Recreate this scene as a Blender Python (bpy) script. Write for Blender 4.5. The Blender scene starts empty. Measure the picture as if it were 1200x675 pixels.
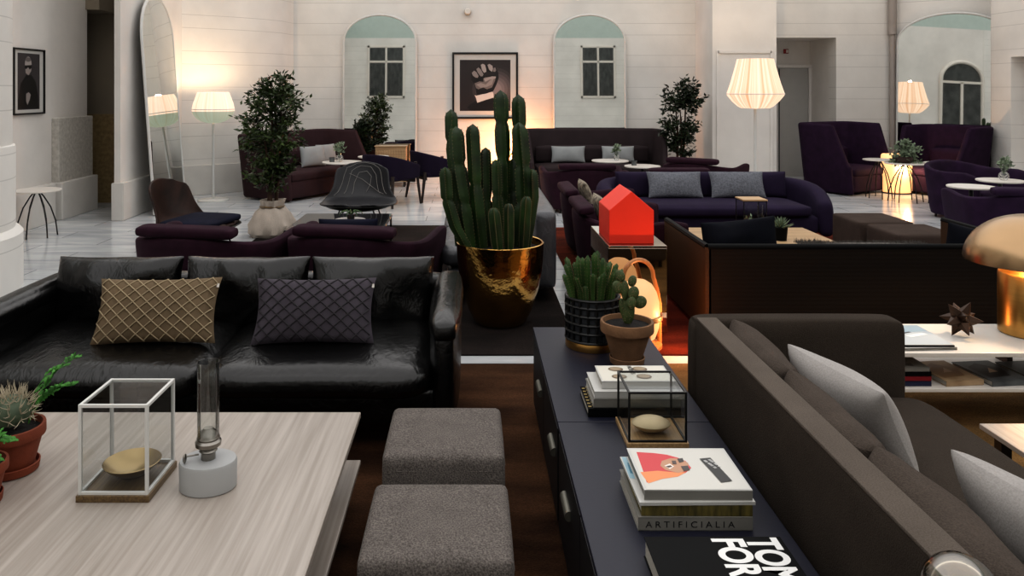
import bpy, bmesh, math, random
from mathutils import Vector, Matrix, noise
random.seed(7)
C = bpy.context.scene.collection
PI = math.pi
F, VX, VY, H = 920.0, 552.0, 104.0, 1.75     # the photograph's camera: focal length and vanishing point in pixels, eye height
def P(px, py, z=0.0):
    d = F*(H-z)/(py-VY)
    return Vector(((px-VX)*d/F, d, z))
def A(px, d, z=0.0):
    return Vector(((px-VX)*d/F, d, z))
def lin(h):
    h = h.lstrip('#'); o = []
    for i in (0, 2, 4):
        c = int(h[i:i+2], 16)/255
        o.append(c/12.92 if c <= .04045 else ((c+.055)/1.055)**2.4)
    return (o[0], o[1], o[2], 1.0)

# ---------------------------------------------------------------- materials
def base_mat(name):
    m = bpy.data.materials.new(name); m.use_nodes = True
    nt = m.node_tree; b = nt.nodes['Principled BSDF']
    return m, nt, b
def N(nt, t, **kw):
    n = nt.nodes.new(t)
    for k, v in kw.items():
        if k in n.inputs: n.inputs[k].default_value = v
        else: setattr(n, k, v)
    return n
def M(name, col, rough=.5, metal=0.0, var=.12, scale=6.0, bump=0.0, bscale=80.0, spec=.5, sheen=0.0, stretch=(1,1,1), coat=0.0, col2=None, emit=None, es=0.0, speck=0.0):
    m, nt, b = base_mat(name); L = nt.links
    c = lin(col) if isinstance(col, str) else col
    if col2: c1, c2 = c, lin(col2)
    else:
        c1 = tuple(x*(1-var) for x in c[:3])+(1,); c2 = tuple(min(1, x*(1+var)) for x in c[:3])+(1,)
    tc = N(nt, 'ShaderNodeTexCoord'); mp = N(nt, 'ShaderNodeMapping'); mp.inputs['Scale'].default_value = stretch
    L.new(tc.outputs['Object'], mp.inputs['Vector'])
    nz = N(nt, 'ShaderNodeTexNoise'); nz.inputs['Scale'].default_value = scale; nz.inputs['Detail'].default_value = 5
    L.new(mp.outputs[0], nz.inputs['Vector'])
    rp = N(nt, 'ShaderNodeValToRGB'); rp.color_ramp.elements[0].position = .3; rp.color_ramp.elements[1].position = .7
    rp.color_ramp.elements[0].color = c1; rp.color_ramp.elements[1].color = c2
    L.new(nz.outputs['Fac'], rp.inputs['Fac'])
    out = rp.outputs['Color']
    if bump > 0 or speck > 0:
        n2 = N(nt, 'ShaderNodeTexNoise'); n2.inputs['Scale'].default_value = bscale; n2.inputs['Detail'].default_value = 3
        L.new(mp.outputs[0], n2.inputs['Vector'])
    if speck > 0:
        mx = N(nt, 'ShaderNodeMix', data_type='RGBA', blend_type='MULTIPLY'); mx.inputs[0].default_value = 1
        r2 = N(nt, 'ShaderNodeValToRGB'); r2.color_ramp.elements[0].position = .35; r2.color_ramp.elements[1].position = .65
        r2.color_ramp.elements[0].color = (1-speck,)*3+(1,); r2.color_ramp.elements[1].color = (1+speck*.6,)*3+(1,)
        L.new(n2.outputs['Fac'], r2.inputs['Fac']); L.new(out, mx.inputs[6]); L.new(r2.outputs['Color'], mx.inputs[7]); out = mx.outputs[2]
    L.new(out, b.inputs['Base Color'])
    if bump > 0:
        bp = N(nt, 'ShaderNodeBump'); bp.inputs['Strength'].default_value = bump; bp.inputs['Distance'].default_value = .01
        L.new(n2.outputs['Fac'], bp.inputs['Height']); L.new(bp.outputs[0], b.inputs['Normal'])
    b.inputs['Roughness'].default_value = rough; b.inputs['Metallic'].default_value = metal
    b.inputs['Specular IOR Level'].default_value = spec
    if sheen: b.inputs['Sheen Weight'].default_value = sheen; b.inputs['Sheen Roughness'].default_value = .4; b.inputs['Sheen Tint'].default_value = c2
    if coat: b.inputs['Coat Weight'].default_value = coat
    if emit: b.inputs['Emission Color'].default_value = lin(emit); b.inputs['Emission Strength'].default_value = es
    return m
def glass_mat(name, tint=(.93, .97, .95, 1), refl=.12):
    m = bpy.data.materials.new(name); m.use_nodes = True; nt = m.node_tree; nt.nodes.clear(); L = nt.links
    o = N(nt, 'ShaderNodeOutputMaterial'); tr = N(nt, 'ShaderNodeBsdfTransparent'); tr.inputs[0].default_value = tint
    gl = N(nt, 'ShaderNodeBsdfGlossy'); gl.inputs['Roughness'].default_value = .02
    fr = N(nt, 'ShaderNodeLayerWeight'); fr.inputs['Blend'].default_value = .25
    nz = N(nt, 'ShaderNodeTexNoise', Scale=3.0)
    mr = N(nt, 'ShaderNodeMath', operation='MULTIPLY_ADD'); mr.inputs[1].default_value = .7; mr.inputs[2].default_value = refl*.4
    L.new(fr.outputs['Fresnel'], mr.inputs[0]); mx = N(nt, 'ShaderNodeMixShader')
    L.new(mr.outputs[0], mx.inputs[0]); L.new(tr.outputs[0], mx.inputs[1]); L.new(gl.outputs[0], mx.inputs[2]); L.new(mx.outputs[0], o.inputs[0])
    return m
def wood_mat(name, c1, c2, rough=.45, axis='Y', scale=2.0):
    st = {'X': (.6, 9, 9), 'Y': (16, .5, 16), 'Z': (9, 9, .6)}[axis]
    return M(name, c1, rough, col2=c2, scale=scale*2.2, stretch=st, bump=.05, bscale=scale*6)
def stone_wall_mat(name, col, lines=True):
    m, nt, b = base_mat(name); L = nt.links
    ge = N(nt, 'ShaderNodeNewGeometry'); sx = N(nt, 'ShaderNodeSeparateXYZ'); L.new(ge.outputs['Position'], sx.inputs[0])
    nz = N(nt, 'ShaderNodeTexNoise'); nz.inputs['Scale'].default_value = 1.3; nz.inputs['Detail'].default_value = 6; L.new(ge.outputs['Position'], nz.inputs['Vector'])
    c = lin(col)
    rp = N(nt, 'ShaderNodeValToRGB'); rp.color_ramp.elements[0].color = tuple(x*.90 for x in c[:3])+(1,); rp.color_ramp.elements[1].color = tuple(min(1, x*1.07) for x in c[:3])+(1,)
    rp.color_ramp.elements[0].position = .3; rp.color_ramp.elements[1].position = .7
    L.new(nz.outputs['Fac'], rp.inputs['Fac'])
    out = rp.outputs['Color']
    if lines:
        tot = None
        for off in (.265, .05):                       # two joint lines per .59 m, a wide and a narrow course
            a = N(nt, 'ShaderNodeMath', operation='ADD'); a.inputs[1].default_value = off+5.9; L.new(sx.outputs['Z'], a.inputs[0])
            md = N(nt, 'ShaderNodeMath', operation='MODULO'); md.inputs[1].default_value = .594; L.new(a.outputs[0], md.inputs[0])
            lt = N(nt, 'ShaderNodeMath', operation='LESS_THAN'); lt.inputs[1].default_value = .010; L.new(md.outputs[0], lt.inputs[0])
            if tot is None: tot = lt
            else:
                mxm = N(nt, 'ShaderNodeMath', operation='MAXIMUM'); L.new(tot.outputs[0], mxm.inputs[0]); L.new(lt.outputs[0], mxm.inputs[1]); tot = mxm
        mx = N(nt, 'ShaderNodeMix', data_type='RGBA'); L.new(tot.outputs[0], mx.inputs[0]); L.new(out, mx.inputs[6])
        mx.inputs[7].default_value = tuple(x*.78 for x in c[:3])+(1,); out = mx.outputs[2]
    L.new(out, b.inputs['Base Color']); b.inputs['Roughness'].default_value = .7
    n2 = N(nt, 'ShaderNodeTexNoise'); n2.inputs['Scale'].default_value = 14; L.new(ge.outputs['Position'], n2.inputs['Vector'])
    bp = N(nt, 'ShaderNodeBump'); bp.inputs['Strength'].default_value = .08; bp.inputs['Distance'].default_value = .02; L.new(n2.outputs['Fac'], bp.inputs['Height']); L.new(bp.outputs[0], b.inputs['Normal'])
    return m
def floor_mat():
    m, nt, b = base_mat('marble_tiles'); L = nt.links
    ge = N(nt, 'ShaderNodeNewGeometry')
    br = N(nt, 'ShaderNodeTexBrick'); br.inputs['Scale'].default_value = 1; br.inputs['Brick Width'].default_value = 1.2; br.inputs['Row Height'].default_value = .4
    br.inputs['Mortar Size'].default_value = .006; br.inputs['Color1'].default_value = lin('#c2c5c7'); br.inputs['Color2'].default_value = lin('#d3d5d6'); br.inputs['Mortar'].default_value = lin('#8d9092')
    L.new(ge.outputs['Position'], br.inputs['Vector'])
    nz = N(nt, 'ShaderNodeTexNoise'); nz.inputs['Scale'].default_value = 1.6; nz.inputs['Detail'].default_value = 9; nz.inputs['Distortion'].default_value = 1.2
    mp = N(nt, 'ShaderNodeMapping'); mp.inputs['Scale'].default_value = (.6, 2.2, 1); L.new(ge.outputs['Position'], mp.inputs[0]); L.new(mp.outputs[0], nz.inputs['Vector'])
    rp = N(nt, 'ShaderNodeValToRGB'); rp.color_ramp.elements[0].color = (.74, .76, .78, 1); rp.color_ramp.elements[1].color = (1.05, 1.05, 1.05, 1)
    rp.color_ramp.elements[0].position = .35; rp.color_ramp.elements[1].position = .65; L.new(nz.outputs['Fac'], rp.inputs['Fac'])
    mx = N(nt, 'ShaderNodeMix', data_type='RGBA', blend_type='MULTIPLY'); mx.inputs[0].default_value = 1
    L.new(br.outputs['Color'], mx.inputs[6]); L.new(rp.outputs['Color'], mx.inputs[7]); L.new(mx.outputs[2], b.inputs['Base Color'])
    b.inputs['Roughness'].default_value = .16; b.inputs['Specular IOR Level'].default_value = .45
    return m
def wave_mat(name, c1, c2, rough, axis, scale, bump, metal=0, sheen=0):
    """fine woven or slatted stripes"""
    m, nt, b = base_mat(name); L = nt.links
    tc = N(nt, 'ShaderNodeTexCoord'); wv = N(nt, 'ShaderNodeTexWave', bands_direction=axis); wv.inputs['Scale'].default_value = scale; wv.inputs['Distortion'].default_value = .3
    L.new(tc.outputs['Object'], wv.inputs['Vector'])
    rp = N(nt, 'ShaderNodeValToRGB'); rp.color_ramp.elements[0].color = lin(c1); rp.color_ramp.elements[1].color = lin(c2); L.new(wv.outputs['Fac'], rp.inputs['Fac']); L.new(rp.outputs['Color'], b.inputs['Base Color'])
    bp = N(nt, 'ShaderNodeBump'); bp.inputs['Strength'].default_value = bump; bp.inputs['Distance'].default_value = .01; L.new(wv.outputs['Fac'], bp.inputs['Height']); L.new(bp.outputs[0], b.inputs['Normal'])
    b.inputs['Roughness'].default_value = rough; b.inputs['Metallic'].default_value = metal; b.inputs['Specular IOR Level'].default_value = .15
    if sheen: b.inputs['Sheen Weight'].default_value = sheen
    return m
def attr_mat():
    m, nt, b = base_mat('printed_paper'); L = nt.links
    at = N(nt, 'ShaderNodeVertexColor', layer_name='Col'); L.new(at.outputs['Color'], b.inputs['Base Color'])
    b.inputs['Roughness'].default_value = .35
    return m
def shade_mat(name, top, bot, zsplit, es_top, es_bot, fold=(.72, .50, .34, 1)):
    """pleated lamp fabric lit from inside"""
    m, nt, b = base_mat(name); L = nt.links
    tc = N(nt, 'ShaderNodeTexCoord'); sx = N(nt, 'ShaderNodeSeparateXYZ'); L.new(tc.outputs['Object'], sx.inputs[0])
    gt = N(nt, 'ShaderNodeMath', operation='GREATER_THAN'); gt.inputs[1].default_value = zsplit; L.new(sx.outputs['Z'], gt.inputs[0])
    mx = N(nt, 'ShaderNodeMix', data_type='RGBA'); L.new(gt.outputs[0], mx.inputs[0]); mx.inputs[6].default_value = lin(bot); mx.inputs[7].default_value = lin(top)
    an = N(nt, 'ShaderNodeMath', operation='ARCTAN2'); L.new(sx.outputs['Y'], an.inputs[0]); L.new(sx.outputs['X'], an.inputs[1])
    nz = N(nt, 'ShaderNodeTexNoise', noise_dimensions='1D'); nz.inputs['Scale'].default_value = 7; nz.inputs['Detail'].default_value = 4; L.new(an.outputs[0], nz.inputs['W'])
    rp = N(nt, 'ShaderNodeValToRGB'); rp.color_ramp.elements[0].color = fold; rp.color_ramp.elements[1].color = (1.0, 1.0, 1.0, 1); rp.color_ramp.elements[0].position = .33; rp.color_ramp.elements[1].position = .6
    L.new(nz.outputs['Fac'], rp.inputs['Fac'])
    m2 = N(nt, 'ShaderNodeMix', data_type='RGBA', blend_type='MULTIPLY'); m2.inputs[0].default_value = 1; L.new(mx.outputs[2], m2.inputs[6]); L.new(rp.outputs['Color'], m2.inputs[7])
    b.inputs['Base Color'].default_value = (.30, .24, .19, 1); L.new(m2.outputs[2], b.inputs['Emission Color'])
    es = N(nt, 'ShaderNodeMix', data_type='FLOAT'); L.new(gt.outputs[0], es.inputs[0]); es.inputs[2].default_value = es_bot; es.inputs[3].default_value = es_top
    L.new(es.outputs[0], b.inputs['Emission Strength']); b.inputs['Roughness'].default_value = .8
    return m
def leather_mat(name, col, rough, crease=.5, scale=7.0):
    m, nt, b = base_mat(name); L = nt.links; c = lin(col)
    tc = N(nt, 'ShaderNodeTexCoord'); n1 = N(nt, 'ShaderNodeTexNoise'); n1.inputs['Scale'].default_value = scale; n1.inputs['Detail'].default_value = 4; n1.inputs['Distortion'].default_value = 1.4
    mp = N(nt, 'ShaderNodeMapping'); mp.inputs['Scale'].default_value = (1.6, .8, 1.2); L.new(tc.outputs['Object'], mp.inputs[0]); L.new(mp.outputs[0], n1.inputs['Vector'])
    n2 = N(nt, 'ShaderNodeTexVoronoi'); n2.inputs['Scale'].default_value = 160; L.new(tc.outputs['Object'], n2.inputs['Vector'])
    b1 = N(nt, 'ShaderNodeBump'); b1.inputs['Strength'].default_value = crease; b1.inputs['Distance'].default_value = .03; L.new(n1.outputs['Fac'], b1.inputs['Height'])
    b2 = N(nt, 'ShaderNodeBump'); b2.inputs['Strength'].default_value = .12; b2.inputs['Distance'].default_value = .002; L.new(n2.outputs['Distance'], b2.inputs['Height']); L.new(b1.outputs[0], b2.inputs['Normal']); L.new(b2.outputs[0], b.inputs['Normal'])
    rp = N(nt, 'ShaderNodeValToRGB'); rp.color_ramp.elements[0].color = tuple(x*.7 for x in c[:3])+(1,); rp.color_ramp.elements[1].color = tuple(x*1.3 for x in c[:3])+(1,); L.new(n1.outputs['Fac'], rp.inputs['Fac']); L.new(rp.outputs['Color'], b.inputs['Base Color'])
    b.inputs['Roughness'].default_value = rough; return m
def rug_mat(name, c1, c2, scale, stretch):
    return M(name, c1, .95, col2=c2, scale=scale, stretch=stretch, bump=.6, bscale=120, spec=.1, speck=.35)

# ---------------------------------------------------------------- mesh builder
class MB:
    def __init__(s): s.bm = bmesh.new()
    def merge(s, t, mtx=None, mi=0):
        if mtx is not None: t.transform(mtx)
        for f in t.faces: f.material_index = mi
        me = bpy.data.meshes.new('tmp'); t.to_mesh(me); t.free(); s.bm.from_mesh(me); bpy.data.meshes.remove(me); return s
    def box(s, c, sz, bev=0.0, seg=2, rot=(0, 0, 0), mi=0, taper=None):
        t = bmesh.new(); bmesh.ops.create_cube(t, size=1)
        for v in t.verts:
            v.co.x *= sz[0]; v.co.y *= sz[1]; v.co.z *= sz[2]
            if taper and v.co.z < 0: v.co.x *= taper; v.co.y *= taper
        if bev > 0: bmesh.ops.bevel(t, geom=t.edges[:], offset=min(bev, min(sz)*.49), segments=seg, profile=.5, affect='EDGES')
        from mathutils import Euler
        return s.merge(t, Matrix.Translation(c) @ Euler(rot).to_matrix().to_4x4(), mi)
    def lathe(s, prof, n=32, c=(0, 0, 0), mi=0, sx=1, sy=1, fn=None):
        t = bmesh.new(); rings = []
        for r, z in prof:
            if r <= 1e-5: rings.append([t.verts.new((0, 0, z))])
            else:
                ring = []
                for i in range(n):
                    a = 2*PI*i/n; k = fn(a, z) if fn else 1
                    ring.append(t.verts.new((r*k*math.cos(a)*sx, r*k*math.sin(a)*sy, z)))
                rings.append(ring)
        for a, b in zip(rings, rings[1:]):
            for i in range(n):
                j = (i+1) % n
                if len(a) == 1 and len(b) == 1: continue
                if len(a) == 1: t.faces.new((a[0], b[j], b[i]))
                elif len(b) == 1: t.faces.new((a[i], a[j], b[0]))
                else: t.faces.new((a[i], a[j], b[j], b[i]))
        return s.merge(t, Matrix.Translation(c), mi)
    def tube(s, pts, r, n=8, mi=0, cap=True, closed=False):
        pts = [Vector(p) for p in pts]; t = bmesh.new(); rings = []; rs = r if isinstance(r, (list, tuple)) else [r]*len(pts)
        up = Vector((0, 0, 1)); prev = None
        for i, p in enumerate(pts):
            if closed: d = pts[(i+1) % len(pts)]-pts[i-1]
            else: d = pts[min(i+1, len(pts)-1)]-pts[max(i-1, 0)]
            d.normalize()
            if prev is None: x = d.cross(up) if abs(d.z) < .95 else d.cross(Vector((1, 0, 0)))
            else: x = prev-d*prev.dot(d)
            x.normalize(); prev = x; y = d.cross(x)
            rings.append([t.verts.new(p+(x*math.cos(2*PI*k/n)+y*math.sin(2*PI*k/n))*rs[i]) for k in range(n)])
        prs = list(zip(rings, rings[1:]))+([(rings[-1], rings[0])] if closed else [])
        for a, b in prs:
            for k in range(n): t.faces.new((a[k], a[(k+1) % n], b[(k+1) % n], b[k]))
        if cap and not closed: t.faces.new(rings[0][::-1]); t.faces.new(rings[-1])
        return s.merge(t, None, mi)
    def prism(s, pts, z0, z1, mi=0, bev=0):
        t = bmesh.new(); a = [t.verts.new((x, y, z0)) for x, y in pts]; b = [t.verts.new((x, y, z1)) for x, y in pts]; n = len(pts)
        t.faces.new(a[::-1]); t.faces.new(b)
        for i in range(n): t.faces.new((a[i], a[(i+1) % n], b[(i+1) % n], b[i]))
        bmesh.ops.recalc_face_normals(t, faces=t.faces[:])
        if bev: bmesh.ops.bevel(t, geom=t.edges[:], offset=bev, segments=2, affect='EDGES')
        return s.merge(t, None, mi)
    def sphere(s, c, r, mi=0, u=20, v=12, sc=(1, 1, 1), rot=(0, 0, 0)):
        from mathutils import Euler
        t = bmesh.new(); bmesh.ops.create_uvsphere(t, u_segments=u, v_segments=v, radius=r)
        return s.merge(t, Matrix.Translation(c) @ Euler(rot).to_matrix().to_4x4() @ Matrix.Diagonal((*sc, 1)), mi)
    def ribbon(s, pts, zb, zt, th, lean=0.0, mi=0, seg=5, ends=True):
        """upright upholstered panel following a plan line, rounded along the top and at both ends"""
        n = len(pts); t = bmesh.new(); secs = []
        zb = zb if isinstance(zb, (list, tuple)) else [zb]*n; zt = zt if isinstance(zt, (list, tuple)) else [zt]*n
        P2 = [Vector((p[0], p[1])) for p in pts]
        def sec(i, sc, ext):
            d = (P2[min(i+1, n-1)]-P2[max(i-1, 0)]).normalized(); nn = Vector((d.y, -d.x)); p = P2[i]+d*ext; r = th/2*sc
            loop = [(-r, zb[i]+r*.6), (-r, (zb[i]+zt[i])/2), (-r, zt[i]-th/2)]
            loop += [(-r*math.cos(PI*k/seg), zt[i]-th/2+th/2*sc*math.sin(PI*k/seg)) for k in range(1, seg)]
            loop += [(r, zt[i]-th/2), (r, (zb[i]+zt[i])/2), (r, zb[i]+r*.6), (r*.6, zb[i]), (-r*.6, zb[i])]
            out = []
            for a, z in loop:
                q = p+nn*(a+lean*(z-zb[i])); out.append(t.verts.new((q.x, q.y, z)))
            return out
        if ends: secs += [sec(0, .35, -th*.46), sec(0, .75, -th*.33)]
        secs += [sec(i, 1, 0) for i in range(n)]
        if ends: secs += [sec(n-1, .75, th*.33), sec(n-1, .35, th*.46)]
        for a, b in zip(secs, secs[1:]):
            m = len(a)
            for k in range(m): t.faces.new((a[k], a[(k+1) % m], b[(k+1) % m], b[k]))
        t.faces.new(secs[0][::-1]); t.faces.new(secs[-1])
        bmesh.ops.recalc_face_normals(t, faces=t.faces[:])
        return s.merge(t, None, mi)
    def pillow(s, w, h, th, n=18, pinch=.05, mtx=None, mi=0, pw=.42, wob=.0, seed=0):
        """cushion standing on the XZ plane, faces towards -Y and +Y, bottom edge at z=0"""
        t = bmesh.new()
        for sg in (1, -1):
            g = [[t.verts.new(pil(w, h, th, -1+2*i/n, -1+2*j/n, sg, pinch, pw, wob, seed)) for j in range(n+1)] for i in range(n+1)]
            for i in range(n):
                for j in range(n):
                    q = (g[i][j], g[i+1][j], g[i+1][j+1], g[i][j+1]); t.faces.new(q if sg > 0 else q[::-1])
        bmesh.ops.remove_doubles(t, verts=t.verts[:], dist=1e-5); bmesh.ops.recalc_face_normals(t, faces=t.faces[:])
        return s.merge(t, mtx, mi)
    def soft(s, c, sz, bev, bulge=.02, seg=4, cuts=5, mi=0, rot=(0, 0, 0), wob=0.0, seed=0):
        """upholstery block: rounded box with slightly crowned faces"""
        from mathutils import Euler
        t = bmesh.new(); bmesh.ops.create_cube(t, size=1)
        bmesh.ops.subdivide_edges(t, edges=t.edges[:], cuts=cuts, use_grid_fill=True)
        hx, hy, hz = (a/2 for a in sz); r = min(bev, min(hx, hy, hz)*.98)
        for v in t.verts:
            u = v.co*2
            def remap(a): return math.copysign(abs(a)**.7, a)
            p = Vector((remap(u.x)*hx, remap(u.y)*hy, remap(u.z)*hz))
            q = Vector((max(-hx+r, min(hx-r, p.x)), max(-hy+r, min(hy-r, p.y)), max(-hz+r, min(hz-r, p.z))))
            d = p-q
            if d.length > 1e-9:
                m = max(abs(d.x), abs(d.y), abs(d.z)); d = d.normalized()*m if m < r*.999 else d.normalized()*r
            v.co = q+d
            k = bulge
            v.co.x += math.copysign(k, u.x)*(1-u.y**2)*(1-u.z**2)*abs(u.x)**4
            v.co.y += math.copysign(k, u.y)*(1-u.x**2)*(1-u.z**2)*abs(u.y)**4
            v.co.z += math.copysign(k, u.z)*(1-u.x**2)*(1-u.y**2)*abs(u.z)**4
            if wob:
                v.co += noise.noise_vector(v.co*7+Vector((seed*3.1, seed, 0)))*wob
        return s.merge(t, Matrix.Translation(c) @ Euler(rot).to_matrix().to_4x4(), mi)
    def plane(s, co, mi=0):
        vs = [s.bm.verts.new(c) for c in co]; f = s.bm.faces.new(vs); f.material_index = mi; return s
    def obj(s, name, mats, parent=None, smooth=True, ang=38, loc=None, rot=None, sub=0):
        me = bpy.data.meshes.new(name); s.bm.to_mesh(me); s.bm.free()
        for m in (mats if isinstance(mats, (list, tuple)) else [mats]): me.materials.append(m)
        if smooth:
            for p in me.polygons: p.use_smooth = True
            me.set_sharp_from_angle(angle=math.radians(ang))
        o = bpy.data.objects.new(name, me); C.objects.link(o)
        if parent: o.parent = parent
        if loc is not None: o.location = loc
        if rot is not None: o.rotation_euler = rot if isinstance(rot, tuple) else (0, 0, rot)
        if sub:
            md = o.modifiers.new('soften', 'SUBSURF'); md.levels = sub; md.render_levels = sub
        return o
def pil(w, h, th, u, v, sg, pinch, pw, wob, seed):
    x = u*w/2*(1-pinch*(1-v*v)); z = h/2+v*h/2*(1-pinch*(1-u*u)); y = -sg*th/2*max(0, (1-u*u)*(1-v*v))**pw
    p = Vector((x, y, z))
    if wob:
        k = max(0, (1-u*u)*(1-v*v))**.3
        p += noise.noise_vector(Vector((x*5+seed*7.7, z*5, sg)))*wob*k
    return p
def thing(name, label, cat, loc=(0, 0, 0), rot=0, group=None):
    o = bpy.data.objects.new(name, None); C.objects.link(o); o.empty_display_size = .1
    o.location = loc; o.rotation_euler = rot if isinstance(rot, tuple) else (0, 0, rot)
    return tag(o, label, cat, group)
def tag(o, label, cat, group=None, kind=None):
    o['label'] = label; o['category'] = cat
    if group: o['group'] = group
    if kind: o['kind'] = kind
    return o
def struct(o): o['kind'] = 'structure'; return o
def dup(root, loc, rot=0, label=None, group=None, scale=None):
    def cp(o, par):
        c = o.copy(); C.objects.link(c); c.parent = par
        for ch in o.children: cp(ch, c)
        return c
    r = cp(root, None); r.location = loc; r.rotation_euler = rot if isinstance(rot, tuple) else (0, 0, rot)
    if label: r['label'] = label
    if group: r['group'] = group
    if scale: r.scale = (scale,)*3
    return r
def art(name, shapes, parent, mtx, off=.0002, first=.0006):
    """flat printed shapes in the local XZ plane: list of (points, colour); later shapes lie a hair above earlier ones"""
    bm = bmesh.new(); lay = bm.loops.layers.color.new('Col')
    for i, (pts, col) in enumerate(shapes):
        vs = [bm.verts.new((x, -(first+off*i), z)) for x, z in pts]
        f = bm.faces.new(vs); c = lin(col)
        f.normal_update()
        if f.normal.y > 0: f.normal_flip()
        for l in f.loops: l[lay] = tuple(int(col.lstrip('#')[k:k+2], 16)/255 for k in (0, 2, 4))+(1,)
    bm.transform(mtx); me = bpy.data.meshes.new(name); bm.to_mesh(me); bm.free(); me.materials.append(MAT['print'])
    o = bpy.data.objects.new(name, me); C.objects.link(o); o.parent = parent; return o
def ell(cx, cz, rx, rz, a=0, n=20):
    return [(cx+rx*math.cos(t)*math.cos(a)-rz*math.sin(t)*math.sin(a), cz+rx*math.cos(t)*math.sin(a)+rz*math.sin(t)*math.cos(a)) for t in [2*PI*i/n for i in range(n)]]
def rect(x0, z0, x1, z1): return [(x0, z0), (x1, z0), (x1, z1), (x0, z1)]
def text(name, s, size, mat, parent, mtx, align='LEFT', ext=.0004, sx=1.0, bold=0.0):
    cu = bpy.data.curves.new('t', 'FONT'); cu.body = s; cu.size = size; cu.extrude = ext; cu.align_x = align; cu.offset = bold
    o = bpy.data.objects.new('t', cu); C.objects.link(o)
    dg = bpy.context.evaluated_depsgraph_get(); me = bpy.data.meshes.new_from_object(o.evaluated_get(dg)); bpy.data.objects.remove(o); bpy.data.curves.remove(cu)
    me.transform(Matrix.Diagonal((sx, 1, 1, 1))); me.transform(mtx); me.materials.clear(); me.materials.append(mat); me.name = name
    r = bpy.data.objects.new(name, me); C.objects.link(r); r.parent = parent; return r
def R(x=0, y=0, z=0):
    from mathutils import Euler
    return Euler((x, y, z)).to_matrix().to_4x4()
T = Matrix.Translation
def arc(cx, cy, rx, ry, a0, a1, n): return [(cx+rx*math.cos(a0+(a1-a0)*i/n), cy+ry*math.sin(a0+(a1-a0)*i/n)) for i in range(n+1)]
MAT = {}
MAT['print'] = attr_mat()
MAT['wall'] = stone_wall_mat('painted_stone_courses', '#dbd8d3')
MAT['wallp'] = stone_wall_mat('smooth_white_plaster', '#dad6d1', False)
MAT['mint'] = M('mint_painted_cove', '#b3c0ba', .6, var=.03)
MAT['beige'] = stone_wall_mat('beige_plaster', '#857b6c', False)
MAT['dado'] = M('mottled_stone', '#a8a49d', .5, col2='#c6c2bb', scale=22)
MAT['base'] = M('white_skirting_stone', '#cfccc7', .45, var=.06, scale=3)
MAT['floor'] = floor_mat()
MAT['leather'] = leather_mat('black_leather', '#070707', .27, .20, 11)
MAT['leather_grey'] = leather_mat('grey_leather', '#4b4c50', .36, .35)
MAT['shell'] = M('stitched_dark_leather', '#2a2a2d', .38, var=.15, bump=.1, spec=.3)
MAT['shell_brown'] = M('dark_brown_shell', '#1d1310', .42, spec=.2, col2='#3a2620', scale=3, stretch=(1, 6, 1))
MAT['stitch'] = M('pale_stitching', '#8d8a86', .7)
MAT['plum'] = M('plum_velvet', '#2a1320', .85, var=.25, scale=9, bump=.15, bscale=150, sheen=.35, spec=.2)
MAT['plum2'] = M('dark_plum_velvet', '#241228', .85, var=.25, scale=9, sheen=.2, spec=.2)
MAT['violet'] = M('violet_velvet', '#26152d', .8, var=.3, scale=7, sheen=.4, spec=.2)
MAT['purple'] = M('purple_wool', '#251c32', .9, var=.15, bump=.2, bscale=150, sheen=.2, spec=.2)
MAT['navy'] = M('navy_wool', '#141627', .9, var=.2, bump=.2, bscale=150, spec=.2)
MAT['navyblack'] = M('blue_black_wool', '#0c0e16', .9, var=.2, bump=.2, bscale=150, spec=.15)
MAT['brownsofa'] = M('maroon_brown_wool', '#382629', .9, var=.12, bump=.2, bscale=150, spec=.2)
MAT['taupe'] = M('dark_taupe_velvet', '#302729', .8, var=.15, scale=4, sheen=.3, spec=.2)
MAT['pouf'] = M('grey_wool_felt', '#6c6662', .95, var=.1, scale=12, bump=.4, bscale=190, spec=.1, speck=.45)
MAT['poufbrown'] = M('brown_felt', '#463c37', .95, var=.12, bump=.4, bscale=140, spec=.1)
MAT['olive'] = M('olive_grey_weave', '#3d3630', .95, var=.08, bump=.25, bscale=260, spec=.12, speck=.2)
MAT['olive2'] = M('olive_grey_soft', '#4d453f', .95, var=.1, bump=.35, bscale=220, spec=.12, speck=.2)
MAT['tub'] = M('aubergine_wool', '#1f1629', .9, var=.15, sheen=.2, spec=.2)
MAT['lit_top_band'] = M('sky_lit_weave', '#5f5750', .95, var=.08, bump=.25, bscale=260, spec=.12, speck=.2)  # same sofa weave, lightened to paint in skylight on the top
MAT['pebble'] = M('gilt_plaster', '#c8b592', .45, .35, var=.08)
MAT['dish'] = M('aged_brass', '#a08c68', .30, 1, var=.12)
MAT['pane'] = M('dim_window_pane', '#2c2f2f', .25, col2='#4a4d4c', scale=3, stretch=(3, 1, 1))
MAT['grid'] = M('charcoal_ceramic', '#33363b', .6, var=.1)
MAT['brass_shade'] = M('champagne_brass', '#a88c6c', .27, 1, var=.06)
MAT['longspine'] = M('bone_spines', '#b3a892', .7)
MAT['pull'] = M('dull_nickel_pull', '#7d7b72', .45, .8)
MAT['slat'] = wave_mat('dark_woven_panel', '#0e0b09', '#20170f', .75, 'Z', 42, .35)
MAT['darkwood'] = wood_mat('dark_stained_wood', '#1a1210', '#2e201a')
MAT['oak'] = wood_mat('pale_oak', '#9c7f5e', '#c3a57f', .4, 'X')
MAT['ash'] = wood_mat('limed_ash', '#91887f', '#aca39b', .38, 'Y', 1.6)
MAT['casewood'] = wood_mat('brown_case_wood', '#4c3a28', '#75603f', .4, 'Y', 4)
MAT['casewood2'] = wood_mat('light_case_wood', '#8f7350', '#b3946b', .4, 'Y', 4)
MAT['console'] = M('navy_lacquer', '#0f1124', .5, var=.06, scale=2, bump=.03)
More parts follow.
